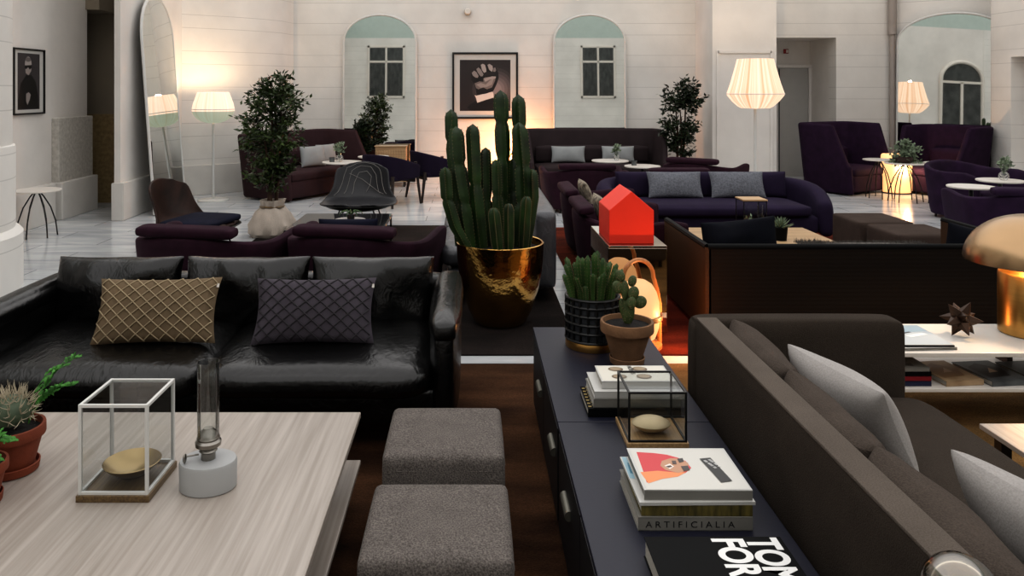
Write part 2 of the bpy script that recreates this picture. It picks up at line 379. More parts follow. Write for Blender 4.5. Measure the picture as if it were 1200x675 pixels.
MAT['console_side'] = M('navy_black_lacquer', '#07080d', .5, var=.1)
MAT['white'] = M('white_lacquer', '#d9d3cb', .35, var=.03)
MAT['whitemetal'] = M('white_painted_metal', '#cfcfcc', .4, var=.03)
MAT['black'] = M('black_metal', '#0a0a0a', .4, var=.1)
MAT['steel'] = M('brushed_steel', '#8d8d8f', .3, 1, var=.05)
MAT['nickel'] = M('worn_nickel', '#8b8781', .28, 1, var=.2, scale=20)
MAT['gold'] = M('hammered_gold', '#cba15c', .13, 1, var=.08, bump=.35, bscale=26)
MAT['brass'] = M('brushed_brass', '#c79a5b', .3, 1, var=.06, stretch=(1, 1, 12))
MAT['brass2'] = M('soft_brass', '#b39a6d', .33, 1, var=.1)
MAT['bronze'] = M('dark_bronze', '#3c2c22', .35, .8, var=.3, scale=12)
MAT['mirror'] = M('silvered_mirror', '#e2e5e2', .015, 1, var=.01)
MAT['mirror2'] = M('warm_mirror', '#b9b0a2', .03, 1, var=.02)
MAT['greylac'] = M('pale_grey_ceramic', '#a5a6a6', .6, var=.04)
MAT['terracotta'] = M('terracotta', '#7d3d26', .8, var=.18, scale=10, bump=.15)
MAT['terracotta2'] = M('weathered_terracotta', '#6e5038', .85, col2='#8d6a4c', scale=9, bump=.2)
MAT['soil'] = M('potting_soil', '#171210', 1, var=.5, scale=40, bump=.8, bscale=50)
MAT['cactus'] = M('cactus_green', '#0f1d08', .5, col2='#274116', scale=7)
MAT['cactus2'] = M('euphorbia_green', '#26401c', .5, col2='#3c5a26', scale=14)
MAT['pear'] = M('prickly_pear_green', '#33401f', .6, col2='#4d5a30', scale=20, bump=.3, bscale=60)
MAT['ball'] = M('grey_green_cactus', '#3f4d3c', .6, col2='#5c6a54', scale=20)
MAT['spine'] = M('pale_spines', '#77694a', .7)
MAT['leaf'] = M('ficus_leaf', '#18260f', .45, col2='#475a2b', scale=5)
MAT['leaf2'] = M('dark_leaf', '#111a0d', .45, col2='#25361a', scale=5)
MAT['fern'] = M('fresh_fern', '#2c6420', .6, col2='#4f9436', scale=20)
MAT['sage'] = M('sage_leaf', '#4f5e4a', .6, col2='#7b8a70', scale=20)
MAT['bark'] = M('brown_bark', '#3f2c20', .9, var=.3, scale=20)
MAT['sack'] = M('beige_canvas', '#b1a69b', .85, var=.12, bump=.25, bscale=70)
MAT['glass'] = glass_mat('clear_glass', (.975, .985, .98, 1), .1)
MAT['smoke'] = glass_mat('smoked_glass', (.90, .92, .92, 1), .12)
MAT['globe'] = glass_mat('amber_glass', (.90, .85, .76, 1), .35)
MAT['redhouse'] = M('vermilion_card', '#e8341c', .55, var=.03)
MAT['wallgrey'] = M('lift_door_grey', '#a8a6a2', .45, var=.03)
MAT['pipe'] = M('grey_pipe', '#98908a', .5, var=.05)
MAT['red'] = M('red_plastic', '#8c1a1a', .4)
MAT['dark'] = M('dark_opening', '#17130f', .6, var=.3, scale=2)
MAT['linen'] = M('pale_linen', '#a09c99', .95, var=.07, bump=.1, bscale=180, spec=.1, speck=.1)
MAT['stripe'] = wave_mat('grey_ticking', '#8d8987', '#aaa6a3', .95, 'Z', 60, .2)
MAT['bluegrey'] = M('blue_grey_knit', '#6c6e75', .95, var=.1, scale=30, bump=.5, bscale=60, spec=.1, speck=.2)
MAT['paleblue'] = M('pale_blue_wool', '#979a9b', .95, var=.08, bump=.3, bscale=120, spec=.1)
MAT['tan'] = M('tan_velvet', '#6b5c49', .9, var=.18, scale=9, sheen=.3, spec=.2)
MAT['cord_tan'] = M('pale_tan_cord', '#9b8b70', .8)
MAT['mauve'] = M('grey_mauve_velvet', '#48434a', .9, var=.18, scale=9, sheen=.3, spec=.2)
MAT['cord_dark'] = M('dark_cord', '#2c292d', .8)
MAT['fur'] = M('grey_fur', '#57534f', 1, var=.35, scale=30)
MAT['paper'] = M('book_pages', '#a9a59c', .8, var=.1, scale=60, stretch=(.3, .3, 8))
MAT['wcover'] = M('white_cover', '#c2c1bd', .35, var=.03)
MAT['bcover'] = M('black_cover', '#050607', .6, var=.1, spec=.12)
MAT['gcover'] = M('grey_cover', '#77756f', .6, var=.1)
MAT['ocover'] = M('olive_gold_cover', '#2d2a17', .45, col2='#6f6434', scale=10, stretch=(6, 1, 1))
MAT['ncover'] = M('navy_cover', '#131c3c', .45); MAT['rcover'] = M('red_cover', '#7d1420', .45)
MAT['tcover'] = M('tan_cover', '#8d7458', .45, col2='#b59c7c', scale=8)
MAT['scover'] = M('slate_cover', '#30363a', .35, col2='#66696a', scale=7)
MAT['ink'] = M('black_ink', '#141414', .6); MAT['whiteink'] = M('white_ink', '#e6e6e4', .5, var=.02)
MAT['rug_brown'] = rug_mat('brown_rug', '#21150f', '#5a3f2c', 1.3, (1, 3, 1))
MAT['rug_dark'] = rug_mat('charcoal_rug', '#1a1716', '#2d2725', 1.5, (1, 2, 1))
MAT['rug_red'] = rug_mat('rust_red_rug', '#40160f', '#6b2b1b', 1.6, (1, 3, 1))
MAT['rug_tan'] = rug_mat('golden_rug', '#584228', '#7d6340', 1.6, (1, 3, 1))
MAT['amber'] = M('amber_glow', '#d9853f', .3, emit='#ff9a45', es=1.2)
MAT['lampglow'] = M('opal_glass_glow', '#7d5d42', .5, var=.02, emit='#ffc48a', es=.80)
MAT['lantern'] = M('lit_paper', '#ffd9a8', .6, var=.05, emit='#ffb877', es=1.0)
MAT['loop'] = wood_mat('bent_cherry', '#a4683a', '#c98a55', .4, 'Z')
MAT['shade_warm'] = shade_mat('pleated_lit_fabric', '#ffdfc4', '#ffd9b8', -5, 1.0, 1.0)
# ---------------------------------------------------------------- camera, light
cam = bpy.data.cameras.new('camera'); co = bpy.data.objects.new('camera', cam); C.objects.link(co)
co.location = (0, 0, H); co.rotation_euler = (PI/2, 0, 0)
cam.sensor_width = 36; cam.lens = 36*F/1200; cam.shift_x = (600-VX)/1200; cam.shift_y = -(337.5-VY)/1200; cam.clip_start = .05
sc = bpy.context.scene; sc.camera = co
sc.view_settings.view_transform = 'Standard'; sc.view_settings.look = 'Medium High Contrast'; sc.view_settings.exposure = 0.0
sc.cycles.use_denoising = True; sc.cycles.max_bounces = 8; sc.cycles.transparent_max_bounces = 24; sc.cycles.caustics_reflective = False; sc.cycles.caustics_refractive = False
w = bpy.data.worlds.new('sky'); sc.world = w; w.use_nodes = True; nt = w.node_tree; bg = nt.nodes['Background']
tc = N(nt, 'ShaderNodeTexCoord'); sp = N(nt, 'ShaderNodeSeparateXYZ'); nt.links.new(tc.outputs['Generated'], sp.inputs[0])
rp = N(nt, 'ShaderNodeValToRGB'); rp.color_ramp.elements[0].color = (.58, .57, .56, 1); rp.color_ramp.elements[1].color = (1, .975, .96, 1); rp.color_ramp.elements[1].position = .6
nt.links.new(sp.outputs['Z'], rp.inputs['Fac']); nt.links.new(rp.outputs['Color'], bg.inputs['Color']); bg.inputs['Strength'].default_value = 1.42
def lamp(name, loc, e, col=(1, .72, .45), r=.06, kind='POINT'):
    l = bpy.data.lights.new(name, kind); l.energy = e; l.color = col
    if kind == 'POINT': l.shadow_soft_size = r
    o = bpy.data.objects.new(name, l); C.objects.link(o); o.location = loc; return o

# ---------------------------------------------------------------- room shell
D = 14.6; TOP = 5.1; YF = -4.4; XL = -5.6; XR = 8.5
struct(MB().box((1.3, 5.6, -.06), (16, 21.5, .12)).obj('floor', MAT['floor'], smooth=False))
b = MB().box((.5, D+.15, TOP/2), (9.58, .3, TOP)); b.box(((6.79+7.86)/2+.2, D+.15, TOP/2), (1.47, .3, TOP))
b.box((6.04, D+.15, (2.70+TOP)/2), (1.5, .3, TOP-2.7)); struct(b.obj('wall_back', MAT['wall'], smooth=False))
lw = [(-4.71, 12.78), (-4.03, 13.3), (-3.62, 13.72), (-3.40, 14.1), (-3.30, 14.6)]
struct(MB().prism(lw+[(-3.3, 14.9), (-5.3, 14.9), (-5.3, 12.78)], 0, TOP).obj('wall_back_left', MAT['wall'], ang=25))
bl = [(-4.70, 12.74), (-4.01, 13.27), (-3.59, 13.70), (-3.37, 14.09), (-3.27, 14.6)]
struct(MB().prism(bl+[(-3.35, 14.6), (-3.67, 13.72), (-4.08, 13.35), (-4.74, 12.85)], 0, .49, bev=.008).obj('baseboard_back_left', MAT['base'], ang=25))
struct(MB().box((XL-.15, 3.5, TOP/2), (.3, 15.9, TOP)).obj('wall_left', MAT['wallp'], smooth=False))
struct(MB().box((XL-.15, YF+2.9, TOP/2), (.32, 5.8, TOP)).obj('wall_left_front', MAT['wall'], smooth=False))
struct(MB().box((XL+.05, 10.95, .68), (.1, .94, 1.36), .01).obj('trim_1', MAT['dado'], smooth=False))
struct(MB().box((XL+.06, 8.4, .25), (.14, 3.9, .5), .01).box((XL+.07, 10.95, .25), (.18, 1.0, .5), .01).obj('baseboard_left', MAT['base'], smooth=False))
struct(MB().box((-6.4, 12.25, TOP/2), (2.6, .3, TOP)).obj('wall_passage', MAT['beige'], smooth=False))
struct(MB().box((-7.8, 11.7, TOP/2), (.3, 1.2, TOP)).box((-6.7, 11.43, TOP/2), (2.0, .06, TOP)).obj('wall_passage_end', MAT['beige'], smooth=False))
struct(MB().box((-6.4, 12.08, .68), (2.6, .04, 1.36)).obj('trim_2', MAT['beige'] and M('warm_mottled_stone', '#7d6a4a', .5, col2='#9a8661', scale=20), smooth=False))
struct(MB().box((-6.4, 11.75, 3.05), (2.0, .7, .3)).obj('ceiling_passage', MAT['beige'], smooth=False))
struct(MB().prism([(-4.66, 10.43), (-4.71, 12.85), (-5.33, 12.85), (-5.33, 12.1), (-4.74, 10.43)], 0, TOP).obj('wall_pier', MAT['wallp'], smooth=False))
struct(MB().prism([(-4.60, 10.38), (-4.66, 12.8), (-4.72, 12.8), (-4.76, 10.38)], 0, .5, bev=.008).obj('baseboard_pier', MAT['base'], smooth=False))
cx, cy = -4.9, 6.6
def col_prof(): return [(.99, 0), (.99, .48), (.965, .51), (.93, .53), (.93, 1.235), (.925, 1.25), (.905, 1.255), (.905, TOP), (0, TOP)]
struct(MB().lathe(col_prof(), 64, (cx, cy, 0)).obj('trim_3', MAT['wall'], ang=30))
# pillar with a framed panel and wall to its right
struct(MB().box((4.735, 14.1, TOP/2), (1.11, 1.0, TOP)).obj('wall_pillar', MAT['wallp'], smooth=False))
b = MB(); x0, x1, zt = 4.27, 5.2, 2.39; y = 13.59
for c, s in (((x0+x1)/2, zt), (x1-x0, .05)),: b.box((c[0] if isinstance(c, tuple) else c, y, s if not isinstance(s, tuple) else zt), (x1-x0, .03, .05))
b.box((x0, y, zt/2), (.05, .03, zt+.05), .008); b.box((x1, y, zt/2), (.05, .03, zt+.05), .008)
struct(b.obj('trim_4', MAT['wallp'], smooth=False))
struct(MB().box((4.735, 13.56, .1), (1.15, .08, .2), .008).obj('baseboard_pillar', MAT['base'], smooth=False))
# lift door in its recess
b = MB().box((5.3, D+.75, 1.35), (.06, 1.0, 2.7)).box((6.83, D+.75, 1.35), (.06, .9, 2.7)).box((6.04, D+1.2, 1.35), (1.6, .1, 2.7)).box((6.04, D+.78, 2.73), (1.6, .9, .06))
struct(b.obj('wall_recess', MAT['wallp'], smooth=False))
dr = MB().box((6.44, D+1.12, 1.08), (.60, .05, 2.16)).obj('door_1', MAT['wallgrey'], smooth=False); struct(dr)
b = MB().box((6.10, D+1.12, 1.1), (.06, .1, 2.2), .008).box((6.775, D+1.12, 1.1), (.06, .1, 2.2), .008).box((6.44, D+1.12, 2.2), (.73, .1, .07), .008)
b.obj('door_frame', MAT['wallp'], dr, smooth=False)
MB().box((6.16, D+1.09, 1.08), (.015, .012, 2.14)).obj('door_gap', MAT['ink'], dr, smooth=False)
s = MB().box((0, 0, 0), (.1, .02, .09), .004).obj('alarm_sounder', MAT['red']); tag(s, 'small red and white alarm plate above the lift door', 'alarm'); s.location = (6.31, D+1.13, 2.50)
MB().box((.02, -.012, 0), (.04, .006, .06)).obj('label_plate', MAT['white'], s)
# angled mirror wall and right wall
struct(MB().prism([(7.86, 14.6), (9.5, 13.29), (9.5, 14.9), (7.86, 14.9)], 0, TOP).obj('wall_right_angled', MAT['wall'], smooth=False))
struct(MB().prism([(XR, 12.36), (XR, 12.80), (XR+.04, 12.9), (XR+.15, 13.0), (XR+.4, 13.05), (9.7, 13.1), (9.7, 12.36)], 0, TOP).obj('wall_right_corner', MAT['wall'], ang=40))
struct(MB().box((XR+.25, 11.8, (2.25+TOP)/2), (.5, 1.12, TOP-2.25)).box((XR+.25, 3.43, TOP/2), (.5, 15.66, TOP)).obj('wall_right', MAT['wall'], smooth=False))
dr = MB().box((XR+.27, 11.81, 1.12), (.05, 1.08, 2.24)).obj('door_2', MAT['wallp'], smooth=False); struct(dr)
b = MB().tube([(XR+.245, 12.02, 1.04), (XR+.19, 12.02, 1.04), (XR+.19, 11.89, 1.04)], .011); b.sphere((XR+.245, 12.02, 1.04), .03, sc=(.3, 1, 1)); b.obj('door_handle', MAT['steel'], dr)
b = MB(); b.tube([(7.78, 14.5, .0), (7.78, 14.5, 2.75)], .05, 12); b.tube([(7.78, 14.5, 2.75), (7.78, 14.5, TOP)], .075, 12)
struct(b.obj('trim_5', MAT['pipe']))
# front wall behind the camera: seen only in the tall mirrors
struct(MB().box((1.3, YF-.15, TOP/2), (14.4, .3, TOP)).obj('wall_front', MAT['wall'], smooth=False))
b = MB().box((1.3, YF-.25, 5.75), (14.8, .5, 1.3)); b.box((XL-.25, 5.2, 5.75), (.5, 19.5, 1.3)); b.box((XR+.25, 5.2, 5.75), (.5, 19.5, 1.3)); struct(b.obj('trim_6', MAT['mint'], smooth=False))
def sash(name, cx, cz, w, h, plane):
    root = MB()
    def bx(b, u, z, su, sz, dep=.06, off=0, mi=0):
        if plane == 'front': b.box((cx+u, YF+.02+off, cz+z), (su, dep, sz), .008, mi=mi)
    bx(root, 0, 0, w, h, .03, 0)
    o = root.obj(name, MAT['pane'], smooth=False); struct(o)
    b = MB(); t = .09
    bx(b, -w/2, 0, t, h+t); bx(b, w/2, 0, t, h+t); bx(b, 0, -h/2, w+t, t); bx(b, 0, h/2, w+t, t); bx(b, 0, 0, t*.9, h); bx(b, 0, h*.20, w, t)
    b.obj('window_frame', MAT['white'], o, smooth=False)
    return o
# ---------------------------------------------------------------- arched mirrors
def arched(w, h, a, n=24): return [(-w/2, 0), (w/2, 0)]+[(w/2*math.cos(t), h-a+a*math.sin(t)) for t in [PI*i/n for i in range(n+1)]]
def make_mirror(w, h, a, label, loc, rotz, tilt):
    r = thing('arched_mirror', label, 'mirror', loc, 0, 'arched floor mirrors'); r.rotation_euler = (Matrix.Rotation(rotz, 4, 'Z') @ Matrix.Rotation(-tilt, 4, 'X')).to_euler()
    out = arched(w, h, a); t = bmesh.new()
    vs = [t.verts.new((x, -.012, z)) for x, z in out]; f = t.faces.new(vs); f.normal_update()
    if f.normal.y > 0: f.normal_flip()
    b = MB(); b.merge(t); b.obj('mirror_glass', MAT['mirror'], r, smooth=False)
    b = MB(); b.box((0, .005, h/2-a*.3), (w*.9, .01, h-a*1.1)); b.obj('back_panel', MAT['black'], r, smooth=False)
    k = [(x*1.012, -.014, z*1.004+.008) for x, z in out]; kk = [(x*1.012, .02, z*1.004+.008) for x, z in out]
    b = MB(); b.tube([Vector(p)+Vector((0, .012, 0)) for p in k], .021, 8, closed=True); b.obj('frame', MAT['whitemetal'], r)
    return r
make_mirror(1.32, 3.09, .50, 'tall arched floor mirror on the back wall left of the fist photograph', (A(444.5, D-.13).x, D-.13, .012), 0, math.radians(1.78))
make_mirror(1.30, 3.09, .50, 'tall arched floor mirror on the back wall right of the fist photograph', (A(691.5, D-.13).x, D-.13, .012), 0, math.radians(1.78))
make_mirror(1.12, 3.06, .62, 'slim arched mirror leaning against the white pier beside the left floor lamp', (-4.36, 11.38, .012), PI/2, math.radians(4.2))
make_mirror(1.7, 3.06, .47, 'wide arched mirror behind the velvet booths at the right', (8.46, 13.85, .012), -math.radians(41.5), math.radians(1.75))
# ---------------------------------------------------------------- windows that the mirrors show
def window_fill():
    pass
sash('window_1', -3.62, 3.65, 1.5, 2.15, 'front')
sash('window_2', 5.42, 3.65, 1.4, 2.15, 'front')
# ---------------------------------------------------------------- photographs
def frame(name, label, w, h, loc, rotz, mat_w, bw=.036):
    r = thing(name, label, 'framed photograph', loc, rotz)
    b = MB()
    for x in (-w/2+bw/2, w/2-bw/2): b.box((x, -.018, h/2), (bw, .036, h), .003)
    for z in (bw/2, h-bw/2): b.box((0, -.018, z), (w-2*bw+.002, .036, bw), .003)
    b.obj('frame', MAT['black'], r, smooth=False)
    MB().box((0, -.008, h/2), (w-bw, .012, h-bw)).obj('mat_board', MAT['wcover'], r, smooth=False)
    return r
w_, h_ = 1.22, 1.235
fr = frame('framed_photograph', 'black framed square photograph of a raised fist in a suit cuff', w_, h_, (A(568.5, D).x, D-.004, 1.75-35.2*D/F), 0, .13)
k = .95/410*1.0                                  # crop pixels to metres; picture area 260..668 x 62..472
def q(pts): return [((x-465)*k, h_/2+(270-y)*k) for x, y in pts]
sh = [(q([(262, 64), (668, 64), (668, 473), (262, 473)]), '#2a2425')]
for i in range(7):
    cx_, cz_ = (540-465)*k, h_/2+(270-300)*k; f_ = 1-i*.12
    c_ = '#%02x%02x%02x' % (44+i*15, 39+i*14, 40+i*14)
    sh.append(([(max(-.468, min(.468, x)), max(.15, min(1.085, z))) for x, z in ell(cx_, cz_, .47*f_, .46*f_, 0, 36)], c_))
sh += [(q([(320, 445), (338, 428), (388, 392), (470, 376), (545, 350), (600, 372), (640, 420), (645, 472), (345, 472)]), '#151213'),
       (q([(380, 345), (392, 352), (522, 320), (530, 328), (535, 366), (470, 385), (402, 408), (392, 370)]), '#cfc9c4'),
       (q([(350, 182), (362, 160), (390, 140), (430, 110), (500, 100), (552, 124), (572, 170), (574, 210), (556, 262), (530, 315), (470, 335), (398, 346), (380, 262), (354, 225)]), '#191516'),
       (q([(380, 252), (420, 236), (452, 240), (450, 205), (500, 200), (548, 196), (545, 230), (520, 285), (480, 300), (450, 285), (410, 300), (392, 290)]), '#6f6765'),
       (q([(392, 262), (430, 248), (470, 262), (500, 232), (535, 210), (520, 262), (480, 280), (430, 288)]), '#8f8784'),
       (q([(455, 215), (520, 196), (552, 198), (548, 214), (500, 222), (466, 240)]), '#9d9592'),
       (q([(358, 168), (376, 150), (394, 160), (412, 192), (406, 208), (388, 206), (366, 190)]), '#8a8280'),
       (q([(394, 138), (412, 124), (430, 140), (452, 180), (444, 196), (428, 196), (406, 166)]), '#857d7b'),
       (q([(430, 104), (446, 95), (464, 104), (474, 140), (474, 160), (456, 168), (440, 146)]), '#a59d9a'),
       (q([(484, 104), (500, 96), (524, 112), (528, 138), (520, 160), (506, 150), (494, 140)]), '#a19996'),
       (q([(534, 128), (546, 124), (553, 146), (545, 160), (528, 158)]), '#807877'),
       (q([(486, 112), (496, 140), (506, 156), (498, 164), (484, 150)]), '#0f0c0d'),
       (q([(452, 172), (472, 164), (486, 158), (500, 168), (528, 164), (548, 170), (540, 184), (500, 188), (462, 196)]), '#231d1e'),
       (q([(398, 214), (440, 202), (470, 196), (455, 210), (420, 226), (392, 236)]), '#0f0c0d')]
art('fist_print', sh, fr, T((0, -.014, 0)))
pw, ph = .70, .83
pr = frame('framed_photograph', 'narrow black framed portrait photograph on the far left wall', pw, ph, (XL+.004, 9.91, 1.75-30*9.95/F), PI/2, .08, .02)
def g(pts): return [((x-167)*.0037, .05+(650-y)*.00236) for x, y in pts]
sh = [(g([(100, 345), (234, 345), (234, 645), (100, 645)]), '#3a3638'), (g([(104, 640), (102, 600), (118, 505), (150, 462), (182, 458), (210, 500), (222, 560), (226, 640)]), '#0d0b0c'),
      (g(ell(163, 402, 20, 40)), '#a59c98'), (g([(143, 412), (183, 412), (180, 440), (165, 462), (148, 450)]), '#8f8682'), (g(ell(162, 378, 17, 12)), '#6b6462'),
      (g([(142, 410), (184, 406), (184, 420), (172, 432), (162, 418), (150, 430), (142, 424)]), '#0a0a0a'), (g([(150, 560), (166, 552), (178, 566), (172, 590), (158, 622), (150, 600)]), '#8f8682')]
art('portrait_print', sh, pr, T((0, -.014, 0)))
# round wall lamp
sl = MB().lathe([(0, 0), (.05, 0), (.06, .02), (.06, .11), (.045, .13), (0, .13)], 24).obj('wall_light', MAT['white']); tag(sl, 'small round white wall light high above the fist photograph', 'wall light')
sl.location = (A(548, D).x, D-.005, 1.75+90*D/F); sl.rotation_euler = (PI/2, 0, 0)
MB().lathe([(.0601, .0), (.064, .005), (.064, .03), (.0601, .035)], 24).obj('trim_ring', MAT['brass2'], sl)
# arched window on the left wall (seen in the right mirror)
def arch_window(cy_, w, zt, zb):
    pts = [(-w/2, zb), (w/2, zb)]+[(w/2*math.cos(t), zt-w/2*.8+w/2*.8*math.sin(t)) for t in [PI*i/20 for i in range(21)]]
    t = bmesh.new(); f = t.faces.new([t.verts.new((XL+.02, cy_+y, z)) for y, z in pts]); b = MB(); b.merge(t); o = b.obj('window_3', MAT['pane'], smooth=False); struct(o)
    b = MB(); b.tube([(XL+.03, cy_+y, z) for y, z in pts], .07, 8, closed=True); b.box((XL+.03, cy_, zt-w*.45), (.06, w, .09)); b.box((XL+.03, cy_, (zb+zt-w*.45)/2), (.06, .1, zt-w*.45-zb))
    b.obj('window_frame', MAT['white'], o)
arch_window(2.3, 1.7, 3.85, .9)
# ---------------------------------------------------------------- lamps
def make_floor_lamp(label, loc, prof, hp, base_r, mat, bulb, split_mat=None):
    r = thing('floor_lamp', label, 'floor lamp', loc)
    MB().lathe([(0, 0), (base_r, 0), (base_r, .015), (base_r*.96, .022), (.02, .03), (0, .03)], 40).obj('base', MAT['whitemetal'], r)
    MB().tube([(0, 0, .02), (0, 0, hp)], .019, 12).obj('pole', MAT['whitemetal'], r)
    n = 96
    b = MB(); b.lathe(prof, n, fn=lambda a, z: 1+.008*math.sin(a*24)); b.obj('lamp_shade', mat, r, ang=60)
    rm = max(prof, key=lambda p: p[0]); b = MB(); b.tube([(rm[0]*1.008*math.cos(2*PI*i/48), rm[0]*1.008*math.sin(2*PI*i/48), rm[1]) for i in range(48)], .006, 6, closed=True); b.obj('shade_ring', MAT['whitemetal'], r)
    l = lamp('lamp_bulb', (0, 0, prof[0][1]-.03), bulb); l.parent = r
    return r
MAT['shade_left'] = shade_mat('half_lit_fabric', '#ffe3cc', '#b9c9b4', 1.40, 1.0, .55, (.90, .78, .68, 1))
make_floor_lamp('white floor lamp with pleated shade and green lower bowl by the left wall', (A(250, 12.3).x, 12.3, 0),
    [(.235, 1.695), (.25, 1.66), (.30, 1.52), (.318, 1.43), (.318, 1.40), (.30, 1.35), (.255, 1.29), (.19, 1.245), (.10, 1.215), (.03, 1.21)], 1.22, .235, MAT['shade_left'], 38)
make_floor_lamp('large lit floor lamp with pleated shade in front of the white pillar', (A(885, 11.5).x, 11.5, 0),
    [(.255, 2.185), (.278, 2.09), (.35, 1.83), (.402, 1.675), (.396, 1.655), (.33, 1.57), (.25, 1.495), (.20, 1.467), (.09, 1.462), (.03, 1.46)], 1.48, .25, MAT['shade_warm'], 50)
# cordless globe lamps with bentwood hoops
def make_basket(label, loc, rot, e, bl=(.26, -.14, .22), br=.008):
    r = thing('basket_lamp', label, 'lamp', loc, rot, 'glowing globe lamps')
    prof = [(0, .05), (.06, .052), (.11, .09), (.135, .16), (.143, .24), (.138, .32), (.12, .39), (.09, .44), (.05, .465), (0, .472)]
    MB().lathe(prof, 32).obj('globe', MAT['lampglow'], r)
    b = MB(); pts = [(-.15, 0, .0), (-.152, 0, .25), (-.15, 0, .33)]+[(-.11*math.cos(t)*1.0-.0, 0, .47+.13*math.sin(t)) for t in [PI*i/14 for i in range(15)]]
    pts = [(-.155, 0, 0), (-.155, 0, .30), (-.135, 0, .40)]+[(-.11*math.cos(t), 0, .48+.12*math.sin(t)) for t in [PI*i/14 for i in range(15)]]+[(.135, 0, .40), (.155, 0, .30), (.155, 0, 0)]
    t = MB(); t.tube(pts, .015, 8); t.obj('hoop_handle', MAT['loop'], r)
    t = MB(); t.tube([(0, -.155, 0), (0, -.155, .24)], .011, 8); t.tube([(0, .155, 0), (0, .155, .24)], .011, 8); t.obj('side_legs', MAT['loop'], r)
    t = MB(); t.lathe([(.146, .215), (.157, .215), (.157, .245), (.146, .245), (.146, .215)], 40); t.obj('belt', MAT['casewood'], r)
    t = MB(); t.lathe([(0, .03), (.155, .03), (.155, .05), (0, .05)], 40); t.obj('foot_ring', MAT['loop'], r)
    if e: l = lamp('lamp_bulb', bl, e, (1, .40, .14), br); l.parent = r
    return r
# ---------------------------------------------------------------- rugs
def rug(label, x0, y0, x1, y1, mat):
    o = MB().box(((x0+x1)/2, (y0+y1)/2, .006), (x1-x0, y1-y0, .012), .004).obj('rug', mat, smooth=False); return tag(o, label, 'rug')
rug('dark brown rug under the ottomans and the limed wood coffee table', -3.4, .3, .70, 4.97, MAT['rug_brown'])
rug('golden tan rug under the white low table at the right', .71, .3, 6.2, 4.97, MAT['rug_tan'])
rug('charcoal rug under the gold cactus pot', -2.5, 5.14, .72, 10.0, MAT['rug_dark'])
rug('rust red rug under the mirror clad table and sideways plum armchairs', .91, 5.14, 4.75, 9.85, MAT['rug_red'])
# ---------------------------------------------------------------- limed wood coffee table
r = thing('coffee_table', 'pale limed wood coffee table with a lower shelf in the left foreground', 'coffee table', (0, 0, 0))
MB().box((-1.58, 2.19, .388), (2.24, 2.18, .024), .004).obj('table_top', MAT['ash'], r, smooth=False)
MB().box((-1.58, 2.19, .19), (2.24, 2.18, .02), .004).obj('shelf', MAT['ash'], r, smooth=False)
for x, y, sx_, sy_ in ((-1.9, 2.9, .9, .03), (-1.9, 1.5, .9, .03)): MB().box((x, y, .288), (sx_, sy_, .176), .003).obj('support_panel', MAT['darkwood'], r, smooth=False)
for x in (-2.4, -1.0):
    for y in (1.5, 2.85): MB().box((x, y, .096), (.06, .06, .168), .004).obj('leg', MAT['darkwood'], r, smooth=False)
# ---------------------------------------------------------------- display cases
def case(label, x0, x1, y0, y1, zb, tb, ztop, fr, frame_m, wood_m, group='glass display cases'):
    r = thing('display_case', label, 'display case', ((x0+x1)/2, (y0+y1)/2, zb), 0, group); w_, d_ = x1-x0, y1-y0; h_ = ztop-zb
    MB().box((0, 0, tb/2), (w_+.012, d_+.012, tb), .002).obj('wooden_base', wood_m, r, smooth=False)
    b = MB(); t = fr
    for sx_ in (-1, 1):
        for sy_ in (-1, 1): b.box((sx_*(w_/2-t/2), sy_*(d_/2-t/2), (tb+h_)/2), (t, t, h_-tb))
        for z in (tb+t/2, h_-t/2): b.box((sx_*(w_/2-t/2), 0, z), (t*.96, d_-2.04*t, t*.96))
    for sy_ in (-1, 1):
        for z in (tb+t/2, h_-t/2): b.box((0, sy_*(d_/2-t/2), z), (w_-2.04*t, t*.96, t*.96))
    b.obj('metal_frame', frame_m, r, smooth=False)
    for nm, co in (('glass_pane', [(-1, -1, 0), (1, -1, 0), (1, -1, 1), (-1, -1, 1)]), ('glass_pane', [(-1, 1, 0), (1, 1, 0), (1, 1, 1), (-1, 1, 1)]), ('glass_pane', [(-1, -1, 0), (-1, 1, 0), (-1, 1, 1), (-1, -1, 1)]), ('glass_pane', [(1, -1, 0), (1, 1, 0), (1, 1, 1), (1, -1, 1)])):
        MB().plane([(x*(w_/2-t/2), y*(d_/2-t/2), tb+z*(h_-tb-t*.5)) for x, y, z in co]).obj(nm, MAT['smoke'], r, smooth=False)
    MB().plane([(x*(w_/2-t/2), y*(d_/2-t/2), h_-t*.4) for x, y in ((-1, -1), (1, -1), (1, 1), (-1, 1))]).obj('glass_lid', MAT['smoke'], r, smooth=False)
    return r
case('white framed glass case holding a brass dish on the limed table', -1.284, -1.056, 2.565, 2.80, .40, .022, .717, .010, MAT['whitemetal'], MAT['casewood'])
o = MB().lathe([(0, .002), (.03, .0), (.05, .008), (.085, .035), (.095, .048), (.092, .05), (.08, .04), (.05, .016), (0, .008)], 48).obj('brass_dish', MAT['dish']); o.location = (-1.165, 2.70, .424)
tag(o, 'shallow brass dish inside the white framed glass case', 'dish')
case('black framed glass case holding a gilt pebble on the navy console', .566, .777, 2.822, 3.04, .46, .018, .659, .007, MAT['black'], MAT['casewood2'])
o = MB().lathe([(0, 0), (.03, .003), (.058, .016), (.07, .027), (.072, .031), (.068, .036), (.05, .046), (.028, .053), (0, .055)], 48, sy=.8).obj('gilt_pebble', MAT['pebble']); o.location = (.668, 2.915, .479)
tag(o, 'smooth oval gilt pebble inside the black framed glass case', 'ornament')
